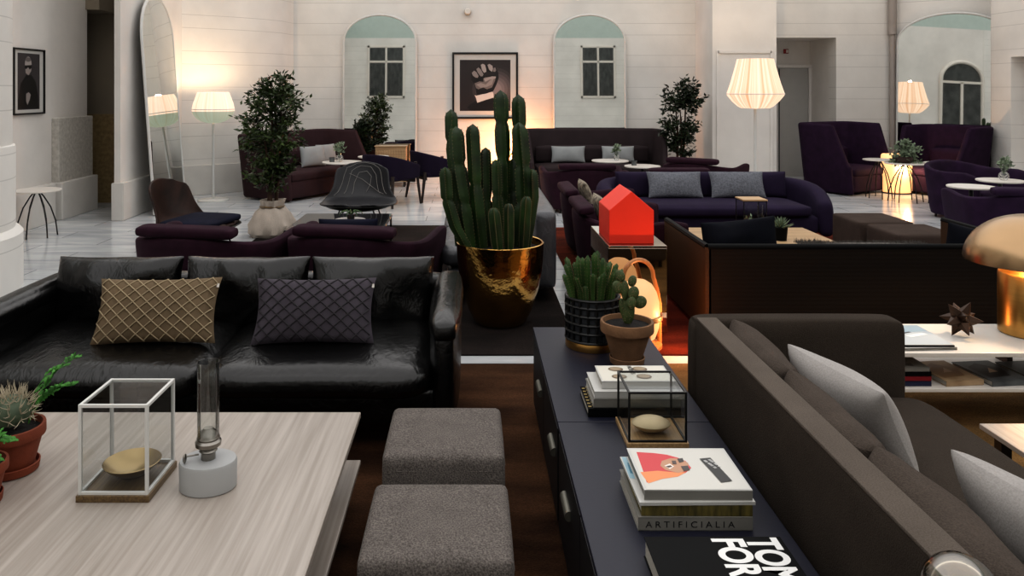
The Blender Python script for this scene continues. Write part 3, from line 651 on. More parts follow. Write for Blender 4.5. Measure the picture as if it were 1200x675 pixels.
# ---------------------------------------------------------------- oil lamp
r = thing('oil_lamp', 'pale grey oil lamp with tall glass chimney on the limed table', 'oil lamp', (-.892, 2.665, .40))
MB().lathe([(0, .0), (.09, 0), (.094, .004), (.096, .085), (.092, .094), (.04, .096), (0, .096)], 48, sy=.86).obj('reservoir', MAT['greylac'], r)
b = MB(); b.lathe([(.024, .094), (.024, .118), (.03, .124), (.026, .13), (.042, .142), (.043, .155), (.036, .162), (.038, .168), (.034, .175), (.03, .185), (.018, .195), (.016, .2), (0, .2)], 28, fn=lambda a, z: 1+(.05*math.sin(a*14) if .14 < z < .17 else 0)); b.obj('burner', MAT['nickel'], r)
b = MB(); b.tube([(-.025, -.02, .118), (-.062, -.035, .118)], .003, 8); b.sphere((-.066, -.037, .112), .016, sc=(.35, .8, 1)); b.obj('wick_knob', MAT['nickel'], r)
MB().lathe([(.0355, .16), (.036, .2), (.0365, .41), (.037, .424), (.035, .424), (.0345, .2), (.0335, .16)], 36).obj('chimney', MAT['glass'], r)
# ---------------------------------------------------------------- potted plants on the limed table
def terracotta(name, label, loc, rt, h, rb, saucer, mat, cat='potted plant', group=None):
    r = thing(name, label, cat, loc, 0, group); z0 = .018 if saucer else 0
    MB().lathe([(0, z0), (rb, z0), (rb+(rt-rb)*.72, z0+(h-z0)*.72), (rt*.985, z0+(h-z0)*.73), (rt, z0+(h-z0)*.76), (rt, h-.006), (rt*.985, h), (rt*.9, h), (rt*.88, h-.012), (rt*.80, h*.6), (0, h*.6)], 44).obj('pot', mat, r)
    if saucer: MB().lathe([(0, .002), (saucer*.86, 0), (saucer*.95, .004), (saucer, .03), (saucer*.95, .032), (saucer*.88, .014), (0, .012)], 44).obj('saucer', mat, r)
    MB().lathe([(0, h-.014), (rt*.5, h-.018), (rt*.885, h-.022)], 28, fn=lambda a, z: 1+.0*a).obj('soil', MAT['soil'], r)
    return r
r = terracotta('potted_cactus', 'round spiny cactus in a terracotta pot with saucer at the left table edge', (-1.625, 2.775, .40), .11, .162, .072, .092, MAT['terracotta'])
def ball(r_, z0, sp):
    b = MB(); b.lathe([(0, -r_*.6), (r_*.8, -r_*.5), (r_, -.1*r_), (r_*.93, r_*.35), (r_*.65, r_*.72), (r_*.3, r_*.9), (0, r_*.88)], 66, (0, 0, z0), fn=lambda a, z: 1-.13*abs(math.sin(a*5.5)))
    for k in range(11):
        a = 2*PI*k/11
        for ph in (-.15, .2, .55, .9, 1.2):
            c = Vector((math.cos(a)*math.cos(ph)*r_, math.sin(a)*math.cos(ph)*r_, z0+r_*.92*math.sin(ph)))
            for j in range(4):
                d = (c-Vector((0, 0, z0))).normalized()*.9+Vector((random.uniform(-1, 1), random.uniform(-1, 1), random.uniform(-.6, 1)))*.8; d.normalize()
                L_ = random.uniform(.02, .05); b.tube([c*.99, c+d*L_*.6, c+d*L_+Vector((0, 0, .006))], [.0017, .0013, .0004], 4, mi=1)
    return b
ball(.066, .205, 1).obj('cactus_body', [MAT['ball'], MAT['longspine']], r)
r2 = terracotta('potted_fern', 'feathery green fern in a small terracotta pot cut by the left frame edge', (-1.603, 2.558, .40), .085, .135, .056, .07, MAT['terracotta'])
def leaflet(b, p, d, n, L_, W_, mi=0):
    d = d.normalized(); s = d.cross(n).normalized(); bm = b.bm
    vs = [bm.verts.new(q) for q in (p, p+d*L_*.4+s*W_/2, p+d*L_, p+d*L_*.4-s*W_/2)]
    try: f = bm.faces.new(vs); f.material_index = mi
    except Exception: pass
def frond(b, pts, npin, L0, rt=.0015, sub=9, lw=.006):
    b.tube(pts, rt, 5, mi=1); pts = [Vector(p) for p in pts]
    for i in range(npin):
        t = .25+.75*i/(npin-1); k = t*(len(pts)-1); j = min(int(k), len(pts)-2); p = pts[j].lerp(pts[j+1], k-j); d = (pts[j+1]-pts[j]).normalized()
        for s_ in (-1, 1):
            side = d.cross(Vector((.2*s_, .3, 1))).normalized()*s_; dirn = (side+d*.6+Vector((0, 0, random.uniform(-.3, .4)))).normalized(); L_ = L0*(1-.6*t)*random.uniform(.7, 1.1)
            for m in range(sub):
                pp = p+dirn*L_*m/sub
                for q in (-1, 1): leaflet(b, pp, dirn*.8+d.cross(dirn)*0+(d*q)*.9+Vector((0, 0, random.uniform(-.4, .4))), Vector((random.uniform(-.3, .3), -.6, .8)), random.uniform(.010, .018), lw)
b = MB()
for pts, n_, l_ in (([(0.02, .0, .12), (.01, .03, .18), (.03, .05, .2), (.07, .04, .185)], 9, .06), ([(0.0, -.02, .12), (.0, -.03, .17), (.04, -.04, .19), (.08, -.03, .165)], 9, .06), ([(-.02, .0, .12), (-.05, .0, .19), (-.06, .02, .23), (-.1, .03, .22)], 9, .06)): frond(b, pts, n_, l_, lw=.009)
b.obj('fronds', [MAT['fern'], MAT['fern']], r2, smooth=False)
b = MB()
for pts, n_, l_ in (([(.03, .05, .14), (.05, .09, .24), (.09, .12, .31), (.155, .13, .355)], 8, .07), ([(.03, .05, .14), (.06, .08, .22), (.11, .09, .26), (.17, .08, .275)], 7, .055), ([(.03, .05, .14), (.03, .09, .24), (.06, .12, .30), (.085, .13, .315)], 6, .055)): frond(b, pts, n_, l_, lw=.009)
b.obj('fern_sprig', [MAT['fern'], MAT['fern']], r, smooth=False)
# ---------------------------------------------------------------- ottomans
def pouf(label, loc, w_, d_, h_, mat, group, rot=0):
    r = thing('ottoman', label, 'ottoman', loc, rot, group)
    MB().soft((0, 0, h_/2+.01), (w_, d_, h_-.02), .022, .006, cuts=15).obj('cushion_block', mat, r)
    b = MB(); e = .004
    k = [(w_/2-.004, -d_/2+.05), (w_/2-.004, d_/2-.05), (w_/2-.05, d_/2-.004), (-w_/2+.05, d_/2-.004), (-w_/2+.004, d_/2-.05), (-w_/2+.004, -d_/2+.05), (-w_/2+.05, -d_/2+.004), (w_/2-.05, -d_/2+.004)]
    b.tube([(x*1.012, y*1.012, h_-.055) for x, y in k], .005, 6, closed=True); b.obj('piping', mat, r)
    b = MB()
    for x in (-1, 1):
        for y in (-1, 1): b.box((x*(w_/2-.06), y*(d_/2-.06), .01), (.04, .04, .02))
    b.obj('feet', MAT['black'], r, smooth=False)
    return r
pouf('grey felt square ottoman in front, closest to the camera', (-.10, 2.43, .012), .445, .445, .41, MAT['pouf'], 'grey ottomans')
pouf('grey felt square ottoman behind, next to the black leather sofa', (-.10, 3.06, .012), .445, .445, .41, MAT['pouf'], 'grey ottomans')
# ---------------------------------------------------------------- black leather sofa
r = thing('leather_sofa', 'black leather three seat sofa facing the limed wood table', 'sofa', (0, 0, 0))
def U(b, *a, **k): return b
b = MB(); b.soft((-1.27, 4.22, .235), (2.30, 1.0, .19), .05, .0, cuts=6); b.obj('seat_base', MAT['leather'], r, sub=1)
b = MB(); b.soft((-1.27, 4.72, .40), (2.40, .17, .50), .06, .0, cuts=6); b.obj('back_frame', MAT['leather'], r, sub=1)
for s_, nm in ((-1, 'left'), (1, 'right')):
    x = -1.27+s_*1.14
    b = MB(); pts = []
    b.soft((x, 4.24, .395), (.13, 1.06, .48), .06, .012, cuts=7, wob=.006, seed=s_+3); b.soft((x, 4.24, .60), (.145, 1.09, .12), .05, .012, cuts=7, wob=.008, seed=s_+5)
    b.obj('armrest', MAT['leather'], r, sub=1)
for i, (x0, x1) in enumerate(((-2.36, -1.28), (-1.27, -.20))):
    b = MB(); b.soft(((x0+x1)/2, 4.07, .375), (x1-x0, .92, .15), .07, .018, cuts=11, wob=.008, seed=i*5+1); b.obj('seat_cushion', MAT['leather'], r, sub=1)
for i, (x0, x1) in enumerate(((-2.37, -1.66), (-1.63, -.93), (-.915, -.215))):
    b = MB(); b.pillow(x1-x0+.03, .41, .27, 24, .045, R(-.16), 0, .36, .055, i+2); o = b.obj('back_cushion', MAT['leather'], r, sub=1); o.location = ((x0+x1)/2, 4.47, .385)
for x in (-2.3, -.24):
    for y in (3.85, 4.6): MB().box((x, y, .081), (.05, .05, .138)).obj('leg', MAT['black'], r, smooth=False)
# lattice cushions
def lattice(label, w_, h_, loc, rx, rz, mat, cord, seed):
    r = thing('throw_cushion', label, 'cushion', loc, (rx, 0, rz), 'lattice velvet cushions'); th = .15
    b = MB(); b.pillow(w_, h_, th, 26, .07, None, 0, .42, .006, seed)
    n = 7; step = 2/ n
    ln = []
    asp = w_/h_
    for s_ in (1, -1):
        for i in range(-12, 13):
            pts = []
            for k in range(61):
                v = -1+2*k/60; u = (s_*(v)/asp*1.15 + i*.245)
                if abs(u) <= .985: pts.append(pil(w_, h_, th+.006, u, v*.985, 1, .07, .42, .006, seed)+Vector((0, -.002, 0)))
            if len(pts) > 3: b.tube(pts, .0034, 5, mi=1)
    b.obj('lattice_cover', [mat, cord], r); 
    MB().box((w_*.475, -.012, h_*.86), (.012, .006, .02)).obj('care_label', MAT['white'], r)
    return r
lattice('tan velvet cushion with raised lattice on the black leather sofa', .62, .335, (-1.605, 3.955, .462), -.46, .06, MAT['tan'], MAT['cord_tan'], 3)
lattice('grey mauve velvet cushion with raised lattice on the black leather sofa', .62, .335, (-.80, 3.955, .462), -.46, .03, MAT['mauve'], MAT['cord_dark'], 8)
# ---------------------------------------------------------------- navy console
r = thing('console', 'long low navy lacquered console between ottomans and olive sofa', 'sideboard', (0, 0, 0))
for i, (y0, y1) in enumerate(((3.042, 4.25), (1.832, 3.038), (.62, 1.828))):
    MB().box((.63, (y0+y1)/2, .45), (.59, y1-y0, .02), .003).obj('top_panel', MAT['console'], r, smooth=False)
    MB().box((.635, (y0+y1)/2, .24), (.56, y1-y0-.01, .40), .002).obj('cabinet_body', MAT['console_side'], r, smooth=False)
    for k, (a, c) in enumerate(((y0+.02, (y0+y1)/2-.005), ((y0+y1)/2+.005, y1-.02))):
        d = MB().box((.346, (a+c)/2, .245), (.018, c-a, .36), .002).obj('door', MAT['console_side'], r, smooth=False)
        yh = {(0, 0): 3.20, (0, 1): 3.80}.get((i, k), (a+c)/2)
        b = MB(); b.tube([(.334, yh-.07, .30), (.334, yh+.07, .30)], .018, 10); o = b.obj('finger_pull', MAT['pull'], d)
MB().box((.64, 2.43, .027), (.5, 3.55, .03)).obj('plinth', MAT['black'], r, smooth=False)
# ---------------------------------------------------------------- planter with euphorbia
r = thing('potted_euphorbia', 'many stemmed green euphorbia in a black gridded planter with brass foot', 'potted plant', (.612, 3.955, .46))
b = MB(); b.lathe([(0, .03), (.125, .03), (.128, .24), (.131, .25), (.124, .25), (.12, .22), (.115, .20), (0, .2)], 48); b.obj('planter', MAT['grid'], r)
b = MB()
nc = 20
for k in range(nc):
    a = 2*PI*k/nc; b.tube([(.131*math.cos(a), .131*math.sin(a), .04), (.133*math.cos(a), .133*math.sin(a), .25)], .0075, 6)
for z in (.045, .088, .13, .172, .214, .25): b.tube([(.133*math.cos(2*PI*i/48), .133*math.sin(2*PI*i/48), z) for i in range(48)], .0075, 6, closed=True)
b.obj('grid_cage', MAT['black'], r)
MB().lathe([(0, 0), (.134, 0), (.136, .004), (.136, .034), (.134, .038), (0, .038)], 48).obj('brass_foot', MAT['brass'], r)
MB().lathe([(0, .208), (.12, .204)], 24).obj('soil', MAT['soil'], r)
def ribbed(pts, r0, ribs=5, n=None, depth=.42, pinches=(), spines=True, sp=.006, rows=30, tip=.12):
    """cactus stem: star section swept along pts, necked in at 'pinches' (fractions of length)"""
    from mathutils import geometry
    b = MB(); t = bmesh.new(); n = n or ribs*6; P3 = [Vector(p) for p in pts]
    L_ = [0]
    for a, c in zip(P3, P3[1:]): L_.append(L_[-1]+(c-a).length)
    tot = L_[-1]
    def at(s):
        s = max(0, min(tot, s))
        for i in range(len(P3)-1):
            if s <= L_[i+1]+1e-9: return P3[i].lerp(P3[i+1], (s-L_[i])/max(1e-9, L_[i+1]-L_[i]))
        return P3[-1]
    rings = []; off = random.uniform(0, 6)
    for j in range(rows+1):
        f = j/rows; s = tot*f; p = at(s); rr = r0
        e = (tot-s)/max(.001, r0*1.5)
        if e < 1: rr *= math.sqrt(max(0, 1-(1-e)**2))*.97+.03
        for q_ in pinches: rr *= 1-.30*math.exp(-((f-q_)/.022)**2)
        rr *= .82+.18*min(1, f*4)
        ring = []
        for k in range(n):
            a = 2*PI*k/n; ring.append(t.verts.new(p+Vector((math.cos(a+off), math.sin(a+off), 0))*rr*(1-depth*abs(math.sin(a*ribs/2))**.8)))
        rings.append((ring, p, rr))
    for (a, _, _), (c, _, _) in zip(rings, rings[1:]):
        for k in range(n): t.faces.new((a[k], a[(k+1) % n], c[(k+1) % n], c[k]))
    t.faces.new(rings[-1][0]); t.faces.new(rings[0][0][::-1]); b.merge(t)
    if spines:
        for j in range(1, rows, 1):
            _, p, rr = rings[j]
            for k in range(ribs):
                a = 2*PI*k/ribs+off; d = Vector((math.cos(a), math.sin(a), .1))
                b.sphere(p+d*rr*.985, sp, mi=1, u=5, v=4)
    return b
for k in range(24):
    a = k*2.4; rr = .100*math.sqrt((k+.5)/24); x, y = rr*math.cos(a), rr*math.sin(a); hh = (.30-.9*rr)*random.uniform(.75, 1.08); le = 1.0+1.9*rr/.1*random.uniform(.2, .5)
    b = ribbed([(x, y, .19), (x*1.15, y*1.15, .19+hh*.5), (x*le, y*le, .20+hh)], random.uniform(.012, .017), 5, 10, .3, (), True, .0022, 14); b.obj('stem', [MAT['cactus2'], MAT['spine']], r)
for (x, y, dx, hh) in ((-.09, -.05, -.06, .17), (-.04, -.09, -.01, .12), (.07, -.085, .02, .13), (.02, -.1, 0, .17), (.09, -.03, .02, .2)):
    ribbed([(x, y, .19), (x+dx*.5, y, .19+hh*.5), (x+dx, y, .2+hh)], .015, 5, 10, .3, (), True, .0022, 14).obj('stem', [MAT['cactus2'], MAT['spine']], r)
# ---------------------------------------------------------------- prickly pear
r = terracotta('potted_prickly_pear', 'prickly pear in a weathered terracotta pot on the navy console', (.735, 3.70, .46), .125, .198, .068, .083, MAT['terracotta2'])
s_ = .00107*1.0
def pad(cx_, cz_, w_, h_, rot=0, dy=0):
    b = MB(); b.sphere((0, 0, 0), 1, sc=(w_/2, max(.012, w_*.2), h_/2), u=18, v=12)
    for i in range(26):
        u, v = random.uniform(-.9, .9), random.uniform(-.9, .9)
        if u*u+v*v < .85: b.sphere((u*w_/2, -max(.012, w_*.2)*math.sqrt(1-u*u-v*v), v*h_/2), .0022, mi=1, u=5, v=4)
    o = b.obj('pad', [MAT['pear'], MAT['spine']], r); o.location = ((cx_-357)*s_, dy, .20+(440-cz_)*s_); o.rotation_euler = (0, rot, random.uniform(-.4, .4)); return o
for (cx_, cz_, w_, h_, rot, dy) in ((362, 400, .062, .135, .05, 0), (348, 310, .045, .10, -.1, .0), (326, 246, .048, .058, -.3, .0), (314, 293, .055, .066, -.6, -.012), (382, 270, .040, .056, .3, .008), (383, 318, .055, .066, .2, -.014), (371, 358, .05, .06, .1, -.03), (412, 358, .058, .066, .9, -.012), (340, 388, .035, .09, -.15, .012)):
    pad(cx_, cz_, w_, h_, rot, dy)
# ---------------------------------------------------------------- books
def book(label, w_, d_, h_, loc, rot, cover, group, hard=True, spine_front=True, pages=MAT['paper']):
    """lying book; its spine (or, with spine_front False, its page edge) faces -Y"""
    r = thing('book', label, 'book', loc, rot, group); t = .0028 if hard else .001; o_ = .004 if hard else 0
    MB().box((0, (.0 if spine_front else .002), h_/2), (w_-2*o_, d_-o_*2, h_-2*t-.0006)).obj('page_block', pages, r, smooth=False)
    b = MB(); b.box((0, 0, t/2), (w_, d_, t), .0006); b.box((0, 0, h_-t/2), (w_, d_, t), .0006)
    b.box((0, -d_/2+t/2 if spine_front else d_/2-t/2, h_/2), (w_, t, h_-.0008), .0006)
    b.obj('cover', cover, r, smooth=False); return r
G1 = 'books stacked on the navy console'
TOPM = lambda x, y, z, rz: T((x, y, z)) @ R(0, 0, rz)          # text lying flat
# stack in front
b1 = book('large black art book with huge white capitals, nearest on the navy console', .375, .33, .055, (.664, 2.000, .46), 0, MAT['bcover'], G1)
for i, s in enumerate(('TOM', 'FORD')): text('title_lettering', s, .118, MAT['whiteink'], b1, T((.090-.093*i, .158, .0552)) @ R(0, 0, -PI/2), bold=.004, sx=.76)
b2 = book('grey hardback with spaced capitals on its spine, lowest of the front stack', .335, .29, .04, (.655, 2.435, .46), 0, MAT['gcover'], G1)
text('title_lettering', 'A R T I F I C I A L I A', .026, MAT['ink'], b2, T((-.146, -.1452, .010)) @ R(PI/2), sx=1.12)
b3 = book('olive gold spined hardback in the middle of the front stack', .325, .28, .033, (.662, 2.435, .50), -.01, MAT['ocover'], G1)
b4 = book('white paperback with pale blue corner under the portrait book', .340, .285, .010, (.660, 2.435, .533), .012, MAT['wcover'], G1, hard=False)
art('cover_print', [([(-.168, .0), (-.10, -.02), (-.11, .13), (-.165, .14)], '#8fb0bd'), ([(-.16, .03), (-.13, .02), (-.13, .09), (-.155, .1)], '#4f7f93')], b4, T((0, 0, .010)) @ R(-PI/2))
b5 = book('white square book with red and orange portrait cover, topmost of the front stack', .318, .268, .031, (.667, 2.435, .543), -.005, MAT['wcover'], G1, spine_front=True, pages=MAT['gcover'])
MB().box((0, -.1345, .0155), (.316, .001, .026)).obj('spine_cloth', MAT['gcover'], b5, smooth=False)
def k5(pts):
    o = []
    for x, y in pts:
        t = (y-312)/118; xl = 280+52*t; xr = 570+68*t; o.append((((x-xl)/(xr-xl)-.5)*.318, (.5-t)*.268))
    return o
art('cover_print', [(k5([(290, 318), (565, 316), (632, 428), (340, 430)]), '#cbc9c2'),
    (k5([(310, 325), (360, 328), (400, 333), (432, 342), (455, 352), (470, 372), (452, 386), (420, 392), (395, 398), (340, 412), (330, 380)]), '#c8323a'),
    (k5([(322, 384), (372, 380), (420, 384), (454, 384), (430, 396), (385, 402), (345, 414)]), '#e58a52'),
    (k5([(385, 352), (410, 344), (440, 345), (462, 358), (462, 380), (430, 386), (395, 378), (380, 366)]), '#b98a6c'),
    (k5([(392, 366), (408, 360), (420, 368), (408, 376)]), '#e8ddd4'), (k5([(396, 368), (410, 365), (416, 369), (404, 372)]), '#3b2620'),
    (k5([(430, 346), (446, 344), (450, 354), (436, 358)]), '#2c2523'), (k5([(440, 368), (460, 366), (466, 378), (448, 382)]), '#3a302d'), (k5([(414, 352), (426, 352), (428, 362), (416, 362)]), '#4a3a34'),
    (k5([(496, 346), (528, 343), (584, 408), (552, 412)]), '#161616')], b5, T((0, 0, .031)) @ R(-PI/2))
for i in range(2):
    text('cover_lettering', ('IIIIII IIII II', 'IIII IIIIII III')[i], .0135, MAT['whiteink'], b5, T((.0815-.0165*i, .050-.0065*i, .0336)) @ R(0, 0, -1.18), sx=1.1)
# stack behind the glass case
c1 = book('black and gold patterned hardback, lowest of the rear stack', .365, .235, .033, (.642, 3.20, .46), 0, MAT['bcover'], 'books stacked behind the glass case')
sh = []
for i in range(7):
    z = -.10+.03*i; sh.append((rect(-.178, z, -.166, z+.012), '#a08a52')); sh.append((rect(-.162, z+.012, -.152, z+.022), '#a08a52'))
art('cover_print', sh, c1, T((0, 0, .033)) @ R(-PI/2))
c2 = book('thick white hardback in the middle of the rear stack', .345, .225, .034, (.655, 3.205, .493), .0, MAT['gcover'], 'books stacked behind the glass case', pages=MAT['wcover'])
c3 = book('white softcover directly under the small shell book', .335, .215, .028, (.655, 3.205, .527), 0, MAT['wcover'], 'books stacked behind the glass case')
c4 = book('small white book with four round shell pictures, topmost of the rear stack', .29, .18, .030, (.665, 3.215, .555), 0, MAT['wcover'], 'books stacked behind the glass case')
sh = [(rect(-.139, -.083, .139, .083), '#d8d4c8')]
for (x, z) in ((-.045, .045), (-.045, -.04), (.055, .045), (.055, -.04)):
    sh += [(ell(x-.02, z, .031, .026), '#6b5a47'), (ell(x-.02, z+.004, .024, .018), '#a08d74')]
art('cover_print', sh, c4, T((0, 0, .030)) @ R(-PI/2))
text('cover_lettering', 'NOBLES', .026, MAT['ink'], c4, T((-.012, .078, .0328)) @ R(0, 0, -PI/2))
# glass globe near the camera
r = thing('glass_globe', 'amber tinted glass globe beside the near end of the olive sofa', 'glass globe', (.892, 1.43, .46))
MB().lathe([(0, .0), (.05, 0), (.052, .01), (.015, .02), (.012, .28), (.03, .296), (.0, .296)], 32).obj('stand', MAT['brass2'], r)
MB().sphere((0, 0, .373), .066, u=40, v=24).sphere((0, 0, .373), -.063, u=40, v=24).obj('globe', MAT['globe'], r)
MB().sphere((0, 0, .355), .018, sc=(1, 1, 1.5)).obj('bulb', MAT['brass2'], r)
# ---------------------------------------------------------------- olive sofa
r = thing('fabric_sofa', 'long olive grey woven sofa in the right foreground seen over its back', 'sofa', (.97, 3.53, 0))
# local: x from 0 (back) to 1, y from 0 (far arm) towards the camera
b = MB(); b.soft((.055, -1.55, .415), (.10, 3.08, .67), .018, .0, cuts=13); b.obj('back_panel', MAT['olive'], r, sub=1)
MB().box((.052, -1.60, .752), (.088, 2.96, .012), .005).obj('lit_top_band', MAT['lit_top_band'], r)  # added strip carrying the painted skylight along the back's top edge
b = MB(); b.soft((.46, -.065, .412), (.92, .13, .665), .03, .004, cuts=11); b.obj('armrest', MAT['olive'], r, sub=1)
b = MB(); b.soft((.54, -1.6, .19), (.84, 2.92, .22), .04, .0, cuts=9); b.obj('seat_base', MAT['olive'], r, sub=1)
for i in range(2):
    b = MB(); b.soft((.55, -.14-.75-1.5*i, .365), (.85, 1.49, .16), .06, .015, cuts=9); b.obj('seat_cushion', MAT['olive'], r, sub=1)
for i in range(5):
    b = MB(); b.pillow(.64, .37, .20, 18, .04, None, 0, .33, .03, i+11); o = b.obj('back_cushion', MAT['olive2'], r, sub=1); o.location = (.215, -.45-.60*i, .40); o.rotation_euler = (.0, 0, 0); o.rotation_euler = (Matrix.Rotation(PI/2, 4, 'Z') @ Matrix.Rotation(-.16, 4, 'X')).to_euler()
for x in (.1, .88):
    for y in (-.1, -2.9): MB().tube([(x, y, .012), (x, y, .09)], .018, 10).obj('leg', MAT['black'], r)
def throw(name, label, w_, h_, th, loc, rz, rx, mats, seed, group, roll=0, pinch=.06, wob=.012):
    b = MB(); b.pillow(w_, h_, th, 20, pinch, None, 0, .45, wob, seed); o = b.obj(name, mats, sub=1); o.location = loc
    o.rotation_euler = (Matrix.Rotation(rz, 4, 'Z') @ Matrix.Rotation(rx, 4, 'X') @ Matrix.Rotation(roll, 4, 'Y')).to_euler(); tag(o, label, 'cushion', group); return o
throw('throw_cushion', 'light grey cushion leaning on the back cushions, farther of two on the olive sofa', .54, .35, .18, (1.44, 2.86, .440), PI/2+.22, -.44, MAT['linen'], 5, 'light grey cushions on the olive sofa')
throw('throw_cushion', 'pale linen cushion at the right frame edge, nearer of two on the olive sofa', .54, .35, .18, (1.53, 1.96, .440), PI/2+.22, -.44, MAT['linen'], 6, 'light grey cushions on the olive sofa')
# ---------------------------------------------------------------- gold pot with tall cactus
def pot_prof(): return [(0, .0), (.17, 0), (.19, .012), (.235, .10), (.285, .25), (.312, .40), (.322, .52), (.325, .60), (.318, .604), (.31, .60), (.305, .54), (0, .54)]
r = thing('potted_cactus', 'tall many columned cactus in a large hammered gold pot', 'potted plant', (A(586, 5.85).x, 5.85, .012))
MB().lathe(pot_prof(), 72).obj('pot', MAT['gold'], r)
MB().lathe([(0, .565), (.15, .56), (.306, .55)], 32).obj('soil', MAT['soil'], r)
ku = 5.85/F
def cx2(c): return (c/3.294+500-586)*ku
def cz2(c): return (1.75-(c/3.294+95-104)*ku)-.012
cols = [  # top x, top y, base x, base y, width, depth offset, necks (crop y), mid control points
 (92, 110, 118, 640, 50, .10, (240, 430), [(95, 240), (112, 400)]),
 (113, 175, 165, 640, 60, .00, (320, 470), [(122, 320), (150, 480)]),
 (178, 165, 212, 640, 54, -.02, (398,), [(190, 398)]),
 (228, 258, 240, 640, 40, .05, (460,), [(232, 450)]),
 (266, 303, 275, 640, 40, .00, (440,), [(270, 440)]),
 (286, 35, 305, 640, 58, .08, (165, 300, 460), [(290, 160), (296, 300), (300, 460)]),
 (358, 52, 350, 640, 54, .14, (190, 360), [(362, 190), (360, 350)]),
 (357, 160, 355, 640, 62, .04, (326, 470), [(372, 326), (378, 450)]),
 (410, 340, 392, 640, 42, .02, (), [(414, 450)]),
 (72, 330, 150, 645, 46, -.03, (452,), [(80, 452), (112, 560)]),
 (255, 475, 272, 645, 44, -.17, (), []),
 (314, 460, 318, 645, 38, -.16, (), []),
 (335, 305, 335, 640, 46, .12, (430,), []),
 (385, 440, 380, 645, 40, -.05, (), []),
 (150, 450, 180, 645, 48, .10, (), []),
 (215, 420, 228, 645, 46, .16, (), []),
]
for tx, ty, bx_, by, wd, dy, necks, mids in cols:
    pts = [(cx2(bx_)*.93, dy*.9, .55)]+[(cx2(mx), dy, cz2(my)) for mx, my in mids[::-1]]+[(cx2(tx), dy, cz2(ty))]
    zt, z0 = cz2(ty), .55
    ribbed(pts, wd/3.294/2*ku*1.08, 5, 30, .40, [ (cz2(q_)-z0)/(zt-z0) for q_ in necks], True, .0034, 34).obj('cactus_stem', [MAT['cactus'], MAT['spine']], r)
# ---------------------------------------------------------------- mirrored side table and house box
r = thing('side_table', 'mirror clad box side table under the red house', 'side table', (0, 0, 0))
MB().box((1.178, 5.95, .632), (.416, .80, .016), .002).obj('table_top', MAT['mirror2'], r, smooth=False)
MB().box((1.178, 5.56, .322), (.416, .016, .60), .002).obj('front_panel', MAT['mirror2'], r, smooth=False)
MB().box((.978, 5.95, .322), (.016, .77, .60), .002).box((1.378, 5.95, .322), (.016, .77, .60), .002).box((1.178, 6.342, .322), (.416, .016, .60)).obj('side_panels', MAT['mirror2'], r, smooth=False)
b = MB(); t = bmesh.new(); pr_ = [(-.16, 0), (.16, 0), (.16, .24), (0, .375), (-.16, .24)]
a_ = [t.verts.new((x, -.225, z)) for x, z in pr_]; c_ = [t.verts.new((x, .225, z)) for x, z in pr_]
t.faces.new(a_[::-1]); t.faces.new(c_)
for i in range(5): t.faces.new((a_[i], a_[(i+1) % 5], c_[(i+1) % 5], c_[i]))
bmesh.ops.recalc_face_normals(t, faces=t.faces[:]); bmesh.ops.bevel(t, geom=t.edges[:], offset=.003, segments=1, affect='EDGES'); b.merge(t)
o = b.obj('house_box', MAT['redhouse'], smooth=False); o.location = (1.148, 5.84, .64); tag(o, 'red house shaped box on the mirror clad side table', 'box')
make_basket('glowing globe lamp with bentwood hoop on the floor behind the navy console', (1.112, 5.22, .012), .25, 9)
t = MB(); t.tube([(1.20, 5.15, .018), (1.24, 5.05, .006), (1.2, 4.9, .018), (1.12, 4.75, .018), (1.06, 4.5, .02)], .006, 8); o = t.obj('power_cord', MAT['black']); tag(o, 'black power cord on the rug beside the globe lamp', 'cord')
# ---------------------------------------------------------------- plum armchairs
def armchair(label, loc, rot, mat, group, roll=True, hk=1.0):
    r = thing('armchair', label, 'armchair', loc, rot, group)
    pts = [(-.50, -.42), (-.495, -.30), (-.485, -.12), (-.475, .08), (-.44, .22), (-.34, .315), (-.17, .345), (0, .35), (.17, .345), (.34, .315), (.44, .22), (.475, .08), (.485, -.12), (.495, -.30), (.50, -.42)]
    zt = [.60, .62, .585, .57, .585, .61, .625, .63, .625, .61, .585, .57, .585, .62, .60]
    zt = [z*hk-(0 if hk == 1 else .10*(abs(i-7)/7)**2) for i, z in enumerate(zt)]
    MB().ribbon(pts, .05, zt, .085, -.13).obj('shell', mat, r, sub=1)
    b = MB(); b.soft((0, -.06, .33), (.82, .70, .18), .06, .012, cuts=7); b.obj('seat_cushion', mat, r, sub=1)
    if roll: b = MB(); b.soft((0, .385, .665), (.80, .15, .085), .04, .0, cuts=9, rot=(-.12, 0, 0)); b.obj('back_roll', mat, r, sub=1)
    b = MB(); b.soft((0, -.03, .19), (.84, .70, .12), .03, 0); b.obj('seat_frame', mat, r)
    for x in (-.34, .34):
        for y in (-.28, .24): MB().tube([(x, y, .14), (x*1.06, y*1.06, 0)], [.022, .014], 10).obj('leg', MAT['darkwood'], r)
    return r
GA = 'plum velvet armchairs'
ch = armchair('plum velvet armchair seen from behind, left one behind the black leather sofa', (A(244, 6.15).x, 6.27, .012), PI-.2, MAT['plum'], GA)
def arm2(label, loc, rot, mat=None):
    c = dup(ch, loc, rot, label)
    return c
arm2('plum velvet armchair seen from behind, right one behind the black leather sofa', (A(421, 6.15).x, 6.27, .012), PI-.2)
arm2('plum velvet armchair seen from behind in front of the grey taupe banquette', (A(687, 11.0).x, 11.3, 0), PI)
arm2('plum velvet armchair on the red rug seen sideways, farther of two', (1.42, 8.42, .012), PI/2)
arm2('plum velvet armchair on the red rug seen sideways, nearer beside the red house', (1.40, 7.26, .012), PI/2)
arm2('dark plum armchair beyond the purple sofa beside the right ficus', (A(822, 12.1).x, 12.1, 0), 2.5)
